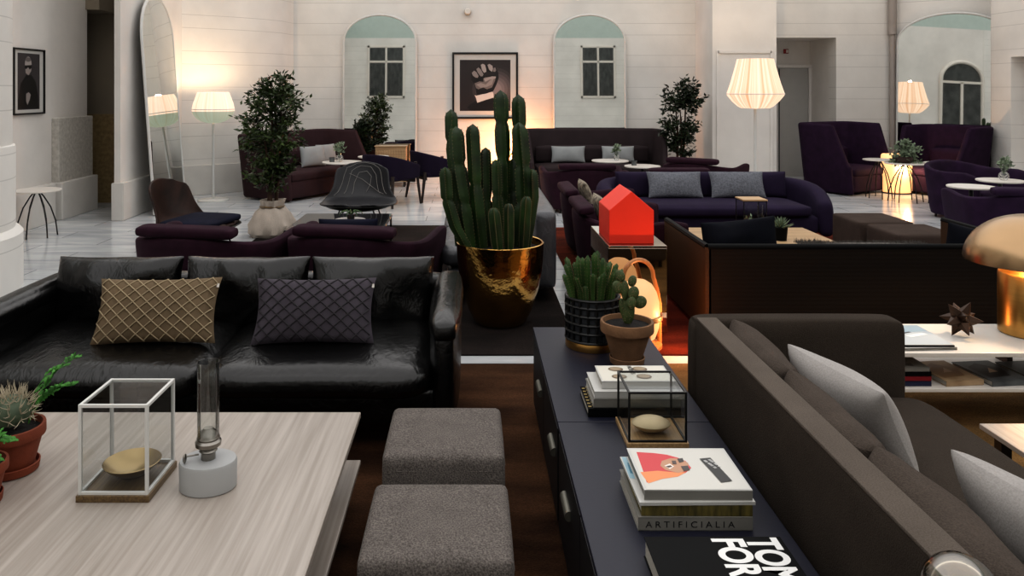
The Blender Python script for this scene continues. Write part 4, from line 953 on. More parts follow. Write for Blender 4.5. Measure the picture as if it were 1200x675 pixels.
arm2('dark armchair with its low back showing behind the blue grey sofa cushions', (2.74, 10.72, 0), PI)
def chk(label, loc, rz, rx):
    return throw('throw_cushion', label, .42, .36, .12, loc, rz, rx, MAT['checker'], 31, 'patterned cushions on the sideways armchairs')
MAT['checker'] = M('speckled_beige_print', '#4b4038', .9, col2='#a49a88', scale=26, stretch=(1, 1, 1))
chk('beige speckled cushion in the farther sideways armchair', (1.30, 8.40, .436), PI/2, -.35)
chk('beige speckled cushion in the nearer sideways armchair', (1.28, 7.24, .436), PI/2, -.35)
throw('throw_cushion', 'navy cushion peeking over the right plum armchair behind the leather sofa', .50, .27, .15, (A(409, 6.4).x, 6.36, .432), PI, .0, MAT['navy'], 12, None, pinch=.03)
# violet armchairs at the right
GV = 'violet velvet armchairs at the right'
v1 = armchair('violet velvet armchair facing the camera beside the round tables at the right', (A(1143, 10.6).x, 10.7, 0), .45, MAT['violet'], GV, False, 1.20)
armchair('violet velvet armchair with its back to the camera at the right frame edge', (A(1196, 8.55).x, 8.62, 0), PI-.2, MAT['violet'], GV)
# ---------------------------------------------------------------- grey leather sofa seen from its end
r = thing('leather_sofa', 'grey leather sofa seen end on behind the gold pot', 'sofa', (.06, 0, .012))
b = MB(); b.soft((.17, 7.55, .18), (.85, 2.3, .2), .05); b.obj('seat_base', MAT['leather_grey'], r, sub=1)
for i in range(2):
    b = MB(); b.soft((.08, 6.98+1.16*i, .355), (.78, 1.14, .17), .07, .02, cuts=8, wob=.006, seed=i); b.obj('seat_cushion', MAT['leather_grey'], r, sub=1)
b = MB(); b.soft((.55, 7.55, .42), (.2, 2.34, .66), .06, .01, cuts=8); b.obj('back_panel', MAT['leather_grey'], r, sub=1)
for x in (-.15, .5):
    for y in (6.6, 8.5): MB().box((x, y, .045), (.05, .05, .09)).obj('leg', MAT['black'], r, smooth=False)
# ---------------------------------------------------------------- shell lounge chairs
def shell_chair(label, loc, rot, m_in, cushion, stitched):
    r = thing('lounge_chair', label, 'lounge chair', loc, rot, 'leather shell lounge chairs')
    spine = [(-.43, .362, .10, .0), (-.40, .36, .27, .0), (-.31, .352, .41, .0), (-.12, .345, .485, .0), (.08, .345, .485, .02), (.22, .37, .45, .06), (.29, .44, .375, .10), (.335, .54, .35, .09), (.37, .64, .345, .09), (.395, .73, .325, .08), (.41, .785, .27, .06), (.415, .815, .17, .03)]
    nu = 16; t = bmesh.new(); g = []
    def S(i, u):
        y, z, hw, cup = spine[i]; k = u*u
        if i < 5: return Vector((u*hw, y+.05*k*(1 if i < 2 else .2), z-cup*k*.30))
        return Vector((u*hw, y-cup*k*1.3, z+.01*k-(.05*k if i > 9 else 0)))
    for i in range(len(spine)): g.append([t.verts.new(S(i, -1+2*j/nu)) for j in range(nu+1)])
    for i in range(len(spine)-1):
        for j in range(nu): t.faces.new((g[i][j], g[i][j+1], g[i+1][j+1], g[i+1][j]))
    bmesh.ops.recalc_face_normals(t, faces=t.faces[:])
    b = MB(); b.merge(t); st = MB()
    if stitched:
        def pt(i, u):
            i0 = max(0, min(len(spine)-2, int(i))); f = i-i0; return S(i0, u).lerp(S(i0+1, u), f)+Vector((0, -.014, .004))
        for pl in ([(5.3, -.8), (7, -.72), (9, -.62), (10.1, -.3), (10.3, .1), (9.9, .5), (8.6, .68), (7, .74), (5.3, .8)], [(5.6, -.55), (7, -.5), (8.6, -.42), (9.4, -.1), (9.2, .3), (8, .5), (6.5, .55), (5.5, .6)], [(5.5, -.3), (7, -.3), (8.3, -.15), (8.5, .15), (7.8, .32), (6.8, .28), (5.6, .1)], [(8.2, -.5), (7.4, 0), (6.4, .4), (5.4, .75)]):
            pp = []
            for (a0, u0), (a1, u1) in zip(pl, pl[1:]):
                for k in range(6): pp.append(pt(a0+(a1-a0)*k/6, u0+(u1-u0)*k/6))
            st.tube(pp, .0028, 5)
    o = b.obj('shell', m_in, r); md = o.modifiers.new('thickness', 'SOLIDIFY'); md.thickness = .024; md.offset = 1; md2 = o.modifiers.new('soften', 'SUBSURF'); md2.levels = 1; md2.render_levels = 1
    if stitched: st.obj('stitching', MAT['stitch'], r)
    b = MB(); b.lathe([(0, .25), (.20, .255), (.36, .29), (.46, .338), (.40, .342), (0, .335)], 40, (0, -.07, 0), sy=.85); b.obj('under_seat', MAT['black'], r)
    for x in (-.24, .24):
        for y in (-.26, .2): MB().tube([(x*.8, y*.8, .31), (x*1.2, y*1.2, 0)], .009, 8).obj('leg', MAT['black'], r)
    if cushion:
        b = MB(); b.soft((0, -.08, .385), (.70, .56, .075), .035, .015, cuts=6); b.obj('seat_pad', MAT['navy'], r, sub=1)
    return r
shell_chair('brown leather shell lounge chair with navy pad facing right', (A(226, 8.1).x, 8.15, 0), PI/2-.22, MAT['shell_brown'], True, False)
shell_chair('dark shell lounge chair with pale looping stitches facing the camera', (A(418, 9.55).x, 9.75, 0), 0.0, MAT['shell'], False, True)
# ---------------------------------------------------------------- black glass coffee table
r = thing('coffee_table', 'low black glass coffee table before the stitched lounge chair', 'coffee table', (A(400, 8.2).x, 8.2, .012))
MB().box((0, 0, .345), (.95, 1.05, .012)).obj('glass_top', M('black_glass', '#0c0d10', .05, spec=.8), r, smooth=False)
b = MB()
for x in (-1, 1):
    b.box((x*.47, 0, .33), (.02, 1.05, .02))
for y in (-1, 1): b.box((0, y*.515, .33), (.95, .02, .02))
b.obj('frame', MAT['black'], r, smooth=False)
for x in (-1, 1):
    for y in (-1, 1): MB().box((x*.465, y*.515, .16), (.02, .02, .32)).obj('leg', MAT['black'], r, smooth=False)
o = MB().lathe([(0, 0), (.14, 0), (.165, .012), (.16, .014), (0, .008)], 36).obj('plate', MAT['linen']); o.location = (A(411, 8.3).x, 8.25, .364); tag(o, 'pale round plate on the black glass table', 'plate')
r = thing('potted_plant', 'tiny trailing plant on the pale plate of the black glass table', 'potted plant', (A(412, 8.3).x, 8.25, .373))
MB().lathe([(0, 0), (.035, 0), (.045, .05), (.04, .06), (0, .055)], 20).obj('pot', MAT['black'], r)
b = MB()
for k in range(7):
    a = k*.9; b.tube([(0, 0, .05), (.05*math.cos(a), .05*math.sin(a), .10), (.11*math.cos(a), .10*math.sin(a), .085), (.13*math.cos(a), .12*math.sin(a), .05)], [.006, .007, .006, .001], 6)
b.obj('leaves', MAT['cactus2'], r)
for i, px in enumerate((384, 394)):
    r = thing('tealight', ('amber glass tealight on the black glass table, left of two', 'amber glass tealight on the black glass table, right of two')[i], 'candle', (A(px, 8.0).x, 7.98, .364), 0, 'amber tealights')
    MB().lathe([(0, 0), (.035, 0), (.042, .05), (.038, .052), (.03, .02), (0, .02)], 20).obj('glass_cup', MAT['amber'], r)
# ---------------------------------------------------------------- trees
def leafmesh(centre_fn, n, L_, W_, mats):
    b = MB()
    for i in range(n):
        p, d = centre_fn(); leaflet(b, p, d, Vector((random.uniform(-1, 1), random.uniform(-1, 1), random.uniform(.1, 1))).normalized(), L_*random.uniform(.7, 1.2), W_*random.uniform(.7, 1.2), 0)
    return b
def tree(name, label, loc, blobs, n, stems, sack_h, sack_r, leafm, lsize=(.075, .032), sack_mat=None, z_sack=0):
    r = thing(name, label, 'potted tree', loc)
    sp_ = lambda a, z: 1+(.06+.55*z)*math.sin(a*5+z*7+math.sin(a*2)*1.5)*(.5+.5*math.sin(a*1.0+1))+(.02+.16*z)*math.sin(a*9+z*16)
    pf = [(0, 0), (sack_r*.85, 0), (sack_r, sack_h*.12), (sack_r*.98, sack_h*.35), (sack_r*.72, sack_h*.66), (sack_r*.46, sack_h*.82), (sack_r*.50, sack_h), (sack_r*.44, sack_h), (sack_r*.40, sack_h*.84), (0, sack_h*.8)]
    MB().lathe(pf, 48, fn=sp_).obj('canvas_sack', sack_mat or MAT['sack'], r)
    MB().lathe([(sack_r*.50, sack_h*.80), (sack_r*.56, sack_h*.82), (sack_r*.50, sack_h*.85), (sack_r*.42, sack_h*.82), (sack_r*.50, sack_h*.80)], 40).obj('tie_band', MAT['casewood'], r)
    for (x, y, tx, ty, tz) in stems: MB().tube([(x, y, sack_h*.7), ((x+tx)/2+.02, (y+ty)/2, (sack_h+tz)/2), (tx, ty, tz)], [.02, .017, .008], 8).obj('trunk', MAT['bark'], r)
    b = MB(); tw = 0
    for (bx_, by, bz, rx, ry, rz, k) in blobs:
        cnt = int(n*k)
        nb = max(4, cnt//22)
        for j in range(nb):
            while True:
                v = Vector((random.uniform(-1, 1), random.uniform(-1, 1), random.uniform(-1, 1)))
                if .25 < v.length < 1: break
            e = Vector((bx_+v.x*rx, by+v.y*ry, bz+v.z*rz)); s0 = Vector((bx_*.5+v.x*rx*.35, by*.5+v.y*ry*.35, bz-.12+v.z*rz*.45)); dirn = (e-s0)
            b.tube([s0, s0.lerp(e, .5)+Vector((0, 0, .02)), e], .003, 4, mi=1)
            for q_ in range(22):
                f_ = random.uniform(.3, 1.05); p = s0.lerp(e, f_)+Vector((random.gauss(0, .025), random.gauss(0, .025), random.gauss(0, .025)))
                d = dirn.normalized()*.6+Vector((random.uniform(-1, 1), random.uniform(-1, 1), random.uniform(-.9, .4)))
                leaflet(b, p, d, Vector((random.uniform(-1, 1), random.uniform(-1, 1), random.uniform(.2, 1))).normalized(), lsize[0]*random.uniform(.7, 1.2), lsize[1]*random.uniform(.7, 1.2))
    b.obj('foliage', [leafm, MAT['bark']], r, smooth=False); return r
k9 = 9.3/F
def tz(py, d): return 1.75-(py-104)*d/F
tree('potted_ficus', 'leafy ficus tree in a beige canvas sack beside the brown shell chair', (A(319, 9.35).x, 9.35, 0),
     [(.06, 0, tz(122, 9.35), .42, .34, .24, .30), (-.0, 0, tz(155, 9.35), .46, .36, .26, .38), (.10, 0, tz(100, 9.35), .28, .2, .15, .13), (.0, 0, tz(185, 9.35), .36, .30, .22, .24), (-.06, 0, tz(208, 9.35), .30, .26, .15, .10), (-.38, 0, tz(135, 9.35), .1, .1, .06, .02), (.12, -.05, tz(88, 9.35), .1, .1, .04, .02)],
     3300, [(-.05, 0, .0, 0, 1.5), (.04, .02, .1, .03, 1.6), (.0, -.04, -.12, .0, 1.3), (.03, .05, .02, .06, 1.7)], .43, .275, MAT['leaf'])
tree('potted_ficus', 'tall narrow ficus tree before the back wall beside the white pillar', (A(797, 13.35).x, 13.35, 0),
     [(.0, 0, tz(116, 13.35), .45, .25, .27, .40), (-.05, 0, tz(150, 13.35), .40, .25, .28, .36), (.0, 0, tz(172, 13.35), .26, .2, .2, .18), (.08, 0, tz(100, 13.35), .26, .2, .1, .10)],
     2400, [(-.05, 0, -.08, 0, 1.5), (.04, .02, .1, .03, 1.6), (.0, -.04, .0, .0, 1.4)], .55, .3, MAT['leaf2'], (.085, .038), M('pinkish_canvas', '#a5806a', .85))
tree('potted_ficus', 'small bushy ficus between the left banquette and the arched mirror', (A(424, 14.15).x, 14.15, 0),
     [(.02, 0, tz(152, 13.8), .21, .18, .17, .5), (0, 0, tz(168, 13.8), .22, .18, .16, .5)], 1400, [(0, 0, .02, 0, 1.0), (.03, .02, -.05, 0, .9)], .4, .2, MAT['leaf2'], (.085, .036))
# ---------------------------------------------------------------- banquettes
def banquette(label, loc, rot, w_, dp, h_, mat, wing=.8, group='high backed banquettes', seatz=.43, slope=.10, lean=.0):
    r = thing('banquette', label, 'banquette sofa', loc, rot, group)
    a = w_/2; y0 = -dp/2; y1 = dp/2; c_ = .07
    L1 = y0+.28*(y1-y0); zf = seatz+slope
    pts = [(-a, y0), (-a, y0+.02), (-a, L1), (-a, L1+.03), (-a, y1-c_), (-a+c_*.3, y1-c_*.3), (-a+c_, y1), (-a/2, y1+.01), (0, y1+.015), (a/2, y1+.01), (a-c_, y1), (a-c_*.3, y1-c_*.3), (a, y1-c_), (a, L1+.03), (a, L1), (a, y0+.02), (a, y0)]
    zt = [zf, zf+.03, h_-.07, h_-.01]+[h_]*9+[h_-.01, h_-.07, zf+.03, zf]
    MB().ribbon(pts, .03, zt, .09, -.10).obj('high_back', mat, r, ang=50)
    b = MB(); b.soft((0, -.02, .18), (w_-.06, dp-.04, .30), .05, 0, cuts=6); b.obj('seat_base', mat, r, sub=1)
    b = MB(); b.soft((0, -.05, seatz-.06), (w_-.10, dp-.08, .15), .06, .01, cuts=8); b.obj('seat_cushion', mat, r, sub=1)
    b = MB(); b.soft((0, y1-.10, seatz+.16), (w_-.16, .13, .30), .055, .012, cuts=8); b.obj('back_cushion', mat, r, sub=1)
    return r
GB = 'high backed banquettes'
banquette('maroon brown high backed banquette behind the left ficus', (-2.72, 13.1, 0), math.radians(60), 1.9, .95, 1.03, MAT['brownsofa'])
bq = banquette('dark taupe high backed banquette against the back wall below the second arched mirror', (A(697, 13.6).x, 13.62, 0), 0, 2.16, .85, 1.04, MAT['taupe'])
banquette('plum velvet high backed booth left of the wide arched mirror', (A(993, 13.4).x, 13.4, 0), .52, 1.04, .85, 1.17, MAT['plum2'], slope=.06)
banquette('plum velvet high backed booth in front of the wide arched mirror', (7.80, 13.02, 0), -1.15, .92, .80, 1.14, MAT['plum2'], slope=.06)
def th2(label, px, d, z, w_, h_, rz, rx, mat, seed, grp, roll=0): return throw('throw_cushion', label, w_, h_, .15, (A(px, d).x, d, z), rz, rx, mat, seed, grp, roll)
th2('pale blue cushion on the dark taupe banquette, left of two', 666, 13.72, .455, .62, .30, 0, -.15, MAT['paleblue'], 1, 'pale blue cushions on the taupe banquette')
th2('pale blue cushion on the dark taupe banquette, right of two', 724.5, 13.72, .455, .60, .30, 0, -.15, MAT['paleblue'], 2, 'pale blue cushions on the taupe banquette')
th2('pale grey cushion on the maroon banquette, in front of the other', 368, 13.0, .455, .50, .36, .8, -.2, MAT['paleblue'], 3, 'pale grey cushions on the maroon banquette')
th2('pale grey cushion on the maroon banquette, behind nearer the mirror', 384, 13.4, .455, .46, .36, .95, -.2, MAT['paleblue'], 4, 'pale grey cushions on the maroon banquette')
# ---------------------------------------------------------------- cafe and hairpin tables
def cafe(label, loc, rt, h, group, topm=None):
    r = thing('round_table', label, 'table', loc, 0, group)
    MB().lathe([(0, h-.022), (rt*.97, h-.022), (rt, h-.014), (rt, h-.004), (rt*.985, h), (0, h)], 40).obj('table_top', topm or MAT['white'], r)
    MB().tube([(0, 0, .02), (0, 0, h-.02)], .025, 12).obj('column', MAT['black'], r)
    MB().lathe([(0, 0), (.2, 0), (.2, .012), (.03, .025), (0, .025)], 32).obj('base', MAT['black'], r)
    return r
def hairpin(label, loc, rt, h, group, rot=0, topm=None):
    r = thing('round_table', label, 'table', loc, rot, group)
    MB().lathe([(0, h-.018), (rt*.98, h-.018), (rt, h-.010), (rt*.99, h), (0, h)], 40).obj('table_top', topm or MAT['white'], r)
    for k in range(6):
        a = k*PI/3+.2; e = rt*.82
        MB().tube([(.02*math.cos(a), .02*math.sin(a), h-.018), (e*.33*math.cos(a), e*.33*math.sin(a), h*.85), (e*.66*math.cos(a), e*.66*math.sin(a), h*.62), (e*.90*math.cos(a), e*.90*math.sin(a), h*.32), (e*math.cos(a), e*math.sin(a), 0)], .008, 8).obj('leg', MAT['black'], r)
    MB().lathe([(0, h-.03), (.05, h-.03), (.05, h-.016), (0, h-.016)], 20).obj('hub', MAT['black'], r)
    return r
GT = 'round white cafe tables'
cafe('round white table in front of the maroon banquette with small glassware', (A(401, 12.6).x, 12.6, 0), .32, .58, GT)
cafe('round white table behind the purple tub chair, beside the small ficus', (A(436, 13.1).x+.03, 13.05, 0), .26, .63, GT)
cafe('round white table with a vase before the taupe banquette', (A(715, 12.8).x, 12.8, 0), .30, .585, GT)
cafe('round white table with a dark candle cup before the taupe banquette', (A(752, 12.3).x, 12.25, 0), .28, .55, GT)
hairpin('round white hairpin table beside the round stone column at the left', (A(46, 9.35).x, 9.3, 0), .265, .555, 'hairpin tables', .3)
hairpin('round hairpin table between the two plum booths, farthest back', (A(1030, 12.6).x, 12.6, 0), .24, .62, 'hairpin tables', .1)
hairpin('round hairpin table holding a bowl of foliage near the plum booths', (A(1057, 12.3).x, 12.2, 0), .30, .60, 'hairpin tables', .5)
hairpin('round hairpin table in front of the right plum booth', (A(1088, 12.2).x+.12, 12.0, 0), .28, .62, 'hairpin tables', .8)
cafe('round white table between the violet armchairs, left one', (A(1141, 9.4).x, 9.45, 0), .26, .58, GT)
cafe('round white table between the violet armchairs holding a glass vase', (A(1170, 9.6).x+.12, 9.75, 0), .26, .62, GT)
def vase(label, loc, s_=1.0, leafm=None):
    r = thing('flower_vase', label, 'vase', loc)
    MB().lathe([(0, .003), (.03*s_, 0), (.055*s_, .035*s_), (.05*s_, .07*s_), (.022*s_, .095*s_), (.028*s_, .125*s_), (.025*s_, .125*s_), (.02*s_, .1*s_), (.04*s_, .06*s_), (0, .01)], 24).obj('glass_vase', MAT['glass'] if leafm is None else leafm, r)
    b = MB()
    for k in range(26):
        a = random.uniform(0, 6.28); q_ = random.uniform(.02, .07)*s_; p = Vector((q_*math.cos(a), q_*math.sin(a), random.uniform(.13, .24)*s_)); b.tube([(0, 0, .06*s_), p], .0015, 4)
        for j in range(4): leaflet(b, p, Vector((random.uniform(-1, 1), random.uniform(-1, 1), random.uniform(-.3, 1))), Vector((0, -.6, .8)), .05*s_, .025*s_)
    b.obj('foliage', MAT['sage'], r, smooth=False); return r
vase('small glass vase of leaves on the table before the taupe banquette', (A(722.5, 12.8).x, 12.8, .585), 1.0)
vase('round glass vase of green sprigs on the table between the violet armchairs', (A(1168, 9.7).x+.1, 9.72, .62), 1.1)
vase('small glass vase of pale sprigs on the round table before the maroon banquette', (A(398, 12.6).x, 12.58, .58), 1.2)
for i, (px, d, z, lab) in enumerate(((743, 12.3, .55, 'dark glass candle cup on the table before the taupe banquette'), (389, 12.55, .58, 'dark glass candle cup on the table before the maroon banquette'))):
    o = MB().lathe([(0, 0), (.04, 0), (.046, .075), (.042, .075), (.038, .01), (0, .01)], 24).obj('candle_cup', MAT['scover']); o.location = (A(px, d).x, d, z); tag(o, lab, 'candle cup')
r = thing('plant_bowl', 'dark bowl of trailing grey green foliage on a hairpin table', 'potted plant', (A(1056, 12.25).x, 12.2, .60))
MB().lathe([(0, 0), (.10, 0), (.14, .05), (.145, .10), (.135, .10), (.12, .06), (0, .06)], 32).obj('bowl', M('reddish_bowl', '#2c1713', .5), r)
b = MB()
for k in range(60):
    a = random.uniform(0, 6.28); q_ = random.uniform(.02, .22); p = Vector((q_*math.cos(a)+.06, q_*math.sin(a)*.7, random.uniform(.08, .36)-q_*.6)); b.tube([(0, 0, .06), (p.x*.5, p.y*.5, p.z+.05), p], .002, 4)
    for j in range(9): leaflet(b, p+Vector((random.gauss(0, .02), random.gauss(0, .02), random.gauss(0, .02))), Vector((random.uniform(-1, 1), random.uniform(-1, 1), random.uniform(-.4, 1))), Vector((random.uniform(-.5, .5), -.7, .7)), .06, .035)
b.obj('foliage', MAT['sage'], r, smooth=False)
r = thing('low_cabinet', 'low pale wooden cabinet with upright slats before the left arched mirror', 'cabinet', (A(458.5, 14.1).x, 14.12, 0))
b = MB(); b.box((0, 0, .40), (.55, .26, .62), .004)
for k in range(12): b.box((-.25+.0455*k, -.137, .38), (.022, .014, .54), .002)
b.obj('slatted_body', MAT['oak'], r, smooth=False)
MB().box((0, 0, .722), (.58, .30, .022), .003).obj('top', MAT['oak'], r, smooth=False)
for x in (-.24, .24):
    for y in (-.1, .1): MB().box((x, y, .045), (.03, .03, .09)).obj('leg', MAT['darkwood'], r, smooth=False)
# glowing lanterns on the floor
make_basket('glowing globe lamp on the floor beside the taupe banquette', (.97-.18, 14.1, 0), 0, 85, (0, .10, .56), .12)
r = thing('floor_lantern', 'tall glowing paper lantern behind the hairpin tables at the right', 'lamp', (A(1047, 13.2).x+.05, 13.2, 0))
MB().lathe([(0, .02), (.22, .02), (.235, .05), (.235, .62), (.22, .65), (0, .65)], 40).obj('paper_body', MAT['lantern'], r)
MB().lathe([(0, 0), (.23, 0), (.23, .02), (0, .02)], 40).obj('base', MAT['darkwood'], r)
l = lamp('lamp_bulb', (-.0, -.34, .5), 18, (1, .6, .32), .01); l.parent = r
# ---------------------------------------------------------------- navy tub chairs with wood legs
def tub(label, loc, rot):
    r = thing('tub_chair', label, 'chair', loc, rot, 'purple tub chairs with wooden legs')
    pts = [(-.33, -.30), (-.35, -.08), (-.33, .12), (-.24, .26), (-.1, .32), (.1, .32), (.24, .26), (.33, .12), (.35, -.08), (.33, -.30)]
    MB().ribbon(pts, .40, [.60, .66, .72, .76, .78, .78, .76, .72, .66, .60], .055, -.10).obj('back_shell', MAT['tub'], r, sub=1)
    b = MB(); b.soft((0, -.03, .42), (.62, .60, .10), .04, .01, cuts=6); b.obj('seat_cushion', MAT['tub'], r, sub=1)
    for x in (-1, 1):
        for y in (-1, 1): MB().tube([(x*.31, y*.27, .64 if y < 0 else .46), (x*.36, y*.34, 0)], [.028, .018], 10).obj('leg', MAT['darkwood'], r)
    MB().box((-.0, -.26, .36), (.62, .03, .05)).box((0, .25, .36), (.62, .03, .05)).obj('rail', MAT['darkwood'], r, smooth=False)
    return r
tb = tub('dark purple tub chair turned away, nearer the stitched lounge chair', (A(455, 11.9).x, 11.9, 0), 2.55)
dup(tb, (A(508, 12.4).x, 12.5, 0), 2.0, 'dark purple tub chair turned away, right beside the tall cactus')
# ---------------------------------------------------------------- purple sofa
r = thing('fabric_sofa', 'deep purple wool sofa with rounded arms behind the red house', 'sofa', (2.80, 9.25, .012))
b = MB(); b.soft((0, .02, .20), (2.3, .95, .22), .06, .0, cuts=6); b.obj('seat_base', MAT['purple'], r, sub=1)
b = MB(); b.soft((0, -.10, .36), (2.05, .80, .14), .06, .015, cuts=9); b.obj('seat_cushion', MAT['purple'], r, sub=1)
for s_ in (-1, 1):
    pts = [(s_*1.02, .45), (s_*1.16, .36), (s_*1.24, .15), (s_*1.26, -.15), (s_*1.20, -.40)]
    if s_ < 0: pts = pts
    MB().ribbon(pts if s_ < 0 else pts, .08, [.66, .655, .645, .61, .50], .20, (.04 if s_ > 0 else -.04)).obj('armrest', MAT['purple'], r, sub=1)
b = MB(); b.soft((0, .44, .38), (2.2, .14, .58), .06, 0, cuts=6); b.obj('back_frame', MAT['purple'], r, sub=1)
for i in range(3):
    b = MB(); b.pillow(.72, .34, .2, 14, .03, None, 0, .3, .01, i); o = b.obj('back_cushion', MAT['purple'], r, sub=1); o.location = (-.70+.70*i, .30, .40); o.rotation_euler = (-.14, 0, 0)
for x in (-1, 1):
    for y in (-.3, .38): MB().box((x*1.0, y, .045), (.05, .05, .09)).obj('leg', MAT['black'], r, smooth=False)
throw('throw_cushion', 'blue grey knitted cushion on the purple sofa, left of two', .68, .34, .15, (A(796, 9.15).x, 9.29, .452), 0, -.42, MAT['bluegrey'], 21, 'blue grey knitted cushions')
throw('throw_cushion', 'blue grey knitted cushion on the purple sofa, right of two', .68, .34, .15, (A(871, 9.15).x, 9.29, .452), 0, -.42, MAT['bluegrey'], 22, 'blue grey knitted cushions')
# ---------------------------------------------------------------- oak low table beyond the dark sofa
r = thing('coffee_table', 'low oak table beyond the dark panelled sofa on the red rug', 'coffee table', (2.72, 7.45, .012))
MB().box((0, 0, .325), (1.24, .92, .03), .004).obj('table_top', MAT['oak'], r, smooth=False)
MB().box((-.3, 0, .16), (.03, .7, .29)).box((.3, 0, .16), (.03, .7, .29)).obj('support_panel', MAT['darkwood'], r, smooth=False)
for x in (-1, 1):
    for y in (-1, 1): MB().box((x*.58, y*.42, .155), (.045, .045, .31)).obj('leg', MAT['darkwood'], r, smooth=False)
zt_ = .352
r = thing('display_case', 'tall glass case with a wooden lid on the oak table', 'display case', (A(879, 7.75).x, 7.72, zt_), 0, 'glass display cases')
h_ = .31; w_ = .22
b = MB()
for x in (-1, 1):
    for y in (-1, 1): b.box((x*w_/2, y*w_/2, h_/2), (.007, .007, h_))
for z in (.004, h_-.004):
    for s_ in (-1, 1): b.box((s_*w_/2, 0, z), (.007, w_, .007)); b.box((0, s_*w_/2, z), (w_, .007, .007))
b.obj('metal_frame', MAT['black'], r, smooth=False)
MB().box((0, 0, h_+.006), (w_+.02, w_+.02, .014), .002).obj('wooden_lid', MAT['oak'], r, smooth=False)
for co in ([(-1, -1, 0), (1, -1, 0), (1, -1, 1), (-1, -1, 1)], [(-1, 1, 0), (1, 1, 0), (1, 1, 1), (-1, 1, 1)], [(-1, -1, 0), (-1, 1, 0), (-1, 1, 1), (-1, -1, 1)], [(1, -1, 0), (1, 1, 0), (1, 1, 1), (1, -1, 1)]):
    MB().plane([(x*w_/2, y*w_/2, .003+z*(h_-.006)) for x, y, z in co]).obj('glass_pane', MAT['smoke'], r, smooth=False)
o = MB().lathe([(0, 0), (.03, 0), (.055, .02), (.06, .03), (.05, .03), (0, .01)], 24).obj('brass_dish', MAT['brass2']); o.location = (A(879, 7.75).x, 7.72, zt_+.01); tag(o, 'small brass dish inside the tall glass case on the oak table', 'dish')
r = thing('candle_holder', 'small clear glass candlestick with a sprig on the oak table', 'candle holder', (A(878, 7.4).x-.01, 7.36, zt_))
MB().lathe([(0, 0), (.045, 0), (.045, .008), (.014, .02), (.012, .05), (.03, .07), (.034, .10), (.03, .10), (.012, .075), (0, .07)], 24).obj('glass_stem', MAT['paleblue'], r)
b = MB()
for k in range(16):
    p = Vector((random.gauss(0, .015), random.gauss(0, .015), random.uniform(.09, .2))); leaflet(b, p, Vector((random.uniform(-1, 1), random.uniform(-.3, .3), random.uniform(-.2, 1))), Vector((0, -1, .3)), .04, .02)
b.tube([(0, 0, .07), (.003, 0, .2)], .003, 5); b.obj('sprig', MAT['sage'], r, smooth=False)
r = thing('oil_lamp', 'small oil lamp with thin glass chimney on the oak table', 'oil lamp', (A(891, 7.4).x, 7.40, zt_))
MB().lathe([(0, 0), (.065, 0), (.065, .012), (.04, .02), (.05, .05), (.05, .06), (.02, .075), (0, .075)], 28).obj('reservoir', MAT['bronze'], r)
MB().lathe([(.018, .07), (.034, .085), (.03, .10), (.016, .11), (0, .11)], 24).obj('burner', MAT['brass2'], r)
MB().lathe([(.026, .09), (.028, .30), (.026, .30), (.024, .09)], 28).obj('chimney', MAT['glass'], r)
r = thing('potted_succulent', 'spiky pale succulent in a dark pot on the oak table', 'potted plant', (A(912, 7.3).x, 7.25, zt_))
MB().lathe([(0, 0), (.055, 0), (.065, .12), (.06, .125), (.05, .11), (0, .11)], 28).obj('pot', MAT['bcover'], r)
b = MB()
for k in range(30):
    a = k*2.4; el = .2+1.2*(k/30); L_ = .13*(1-.25*k/30)
    d = Vector((math.cos(a)*math.cos(el), math.sin(a)*math.cos(el), math.sin(el))); b.tube([(0, 0, .11), Vector((0, 0, .11))+d*L_*.5, Vector((0, 0, .12))+d*L_], [.008, .010, .001], 5)
b.obj('rosette', MAT['sage'], r)
# ---------------------------------------------------------------- dark panelled sofa seen from behind
X0, X1, Y0, Y1, ZT = 1.65, 3.98, 5.46, 6.62, .632
r = thing('panelled_sofa', 'wide dark slatted back sofa turned away from the camera', 'sofa', (0, 0, .012))
MB().box(((X0+X1)/2, Y0+.02, .336), (X1-X0, .04, .59), .006).obj('back_panel', MAT['slat'], r, smooth=False)
def side(x, nm):
    b = MB(); t = bmesh.new(); pr_ = [(Y0, .04), (Y1, .04), (Y1, ZT), (Y0, ZT)]
    a_ = [t.verts.new((x-.02, y, z)) for y, z in pr_]; c_ = [t.verts.new((x+.02, y, z)) for y, z in pr_]
    t.faces.new(a_[::-1]); t.faces.new(c_)
    for i in range(4): t.faces.new((a_[i], a_[(i+1) % 4], c_[(i+1) % 4], c_[i]))
    bmesh.ops.recalc_face_normals(t, faces=t.faces[:]); b.merge(t); b.obj('side_panel', MAT['slat_lit'], r, smooth=False)
    b = MB(); b.tube([(x, Y0+.02, ZT), (x, Y1, ZT)], .024, 8); b.obj('arm_cap', MAT['bcover'], r)
MAT['slat_lit'] = wave_mat('lamp_lit_woven_side', '#2e1f14', '#4d3521', .5, 'Z', 42, .3)  # browner than the back panel: warm glow of the globe lamp painted in
side(X0, 'l'); side(X1, 'r')
MB().tube([(X0, Y0+.02, ZT), (X1, Y0+.02, ZT)], .024, 10).obj('back_cap', MAT['bcover'], r)
b = MB(); b.soft(((X0+X1)/2, 6.07, .24), (X1-X0-.05, 1.08, .22), .05, 0, cuts=6); b.obj('seat_cushion', MAT['navyblack'], r, sub=1)
for x in (X0+.1, X1-.1):
    for y in (Y0+.1, Y1-.1): MB().box((x, y, .065), (.05, .05, .13)).obj('leg', MAT['black'], r, smooth=False)
throw('throw_cushion', 'blue black slouched cushion at the left end of the dark panelled sofa', .58, .44, .2, (2.02, 5.78, .355), PI, .12, MAT['navyblack'], 41, 'blue black cushions of the panelled sofa', .10, .06, .05)
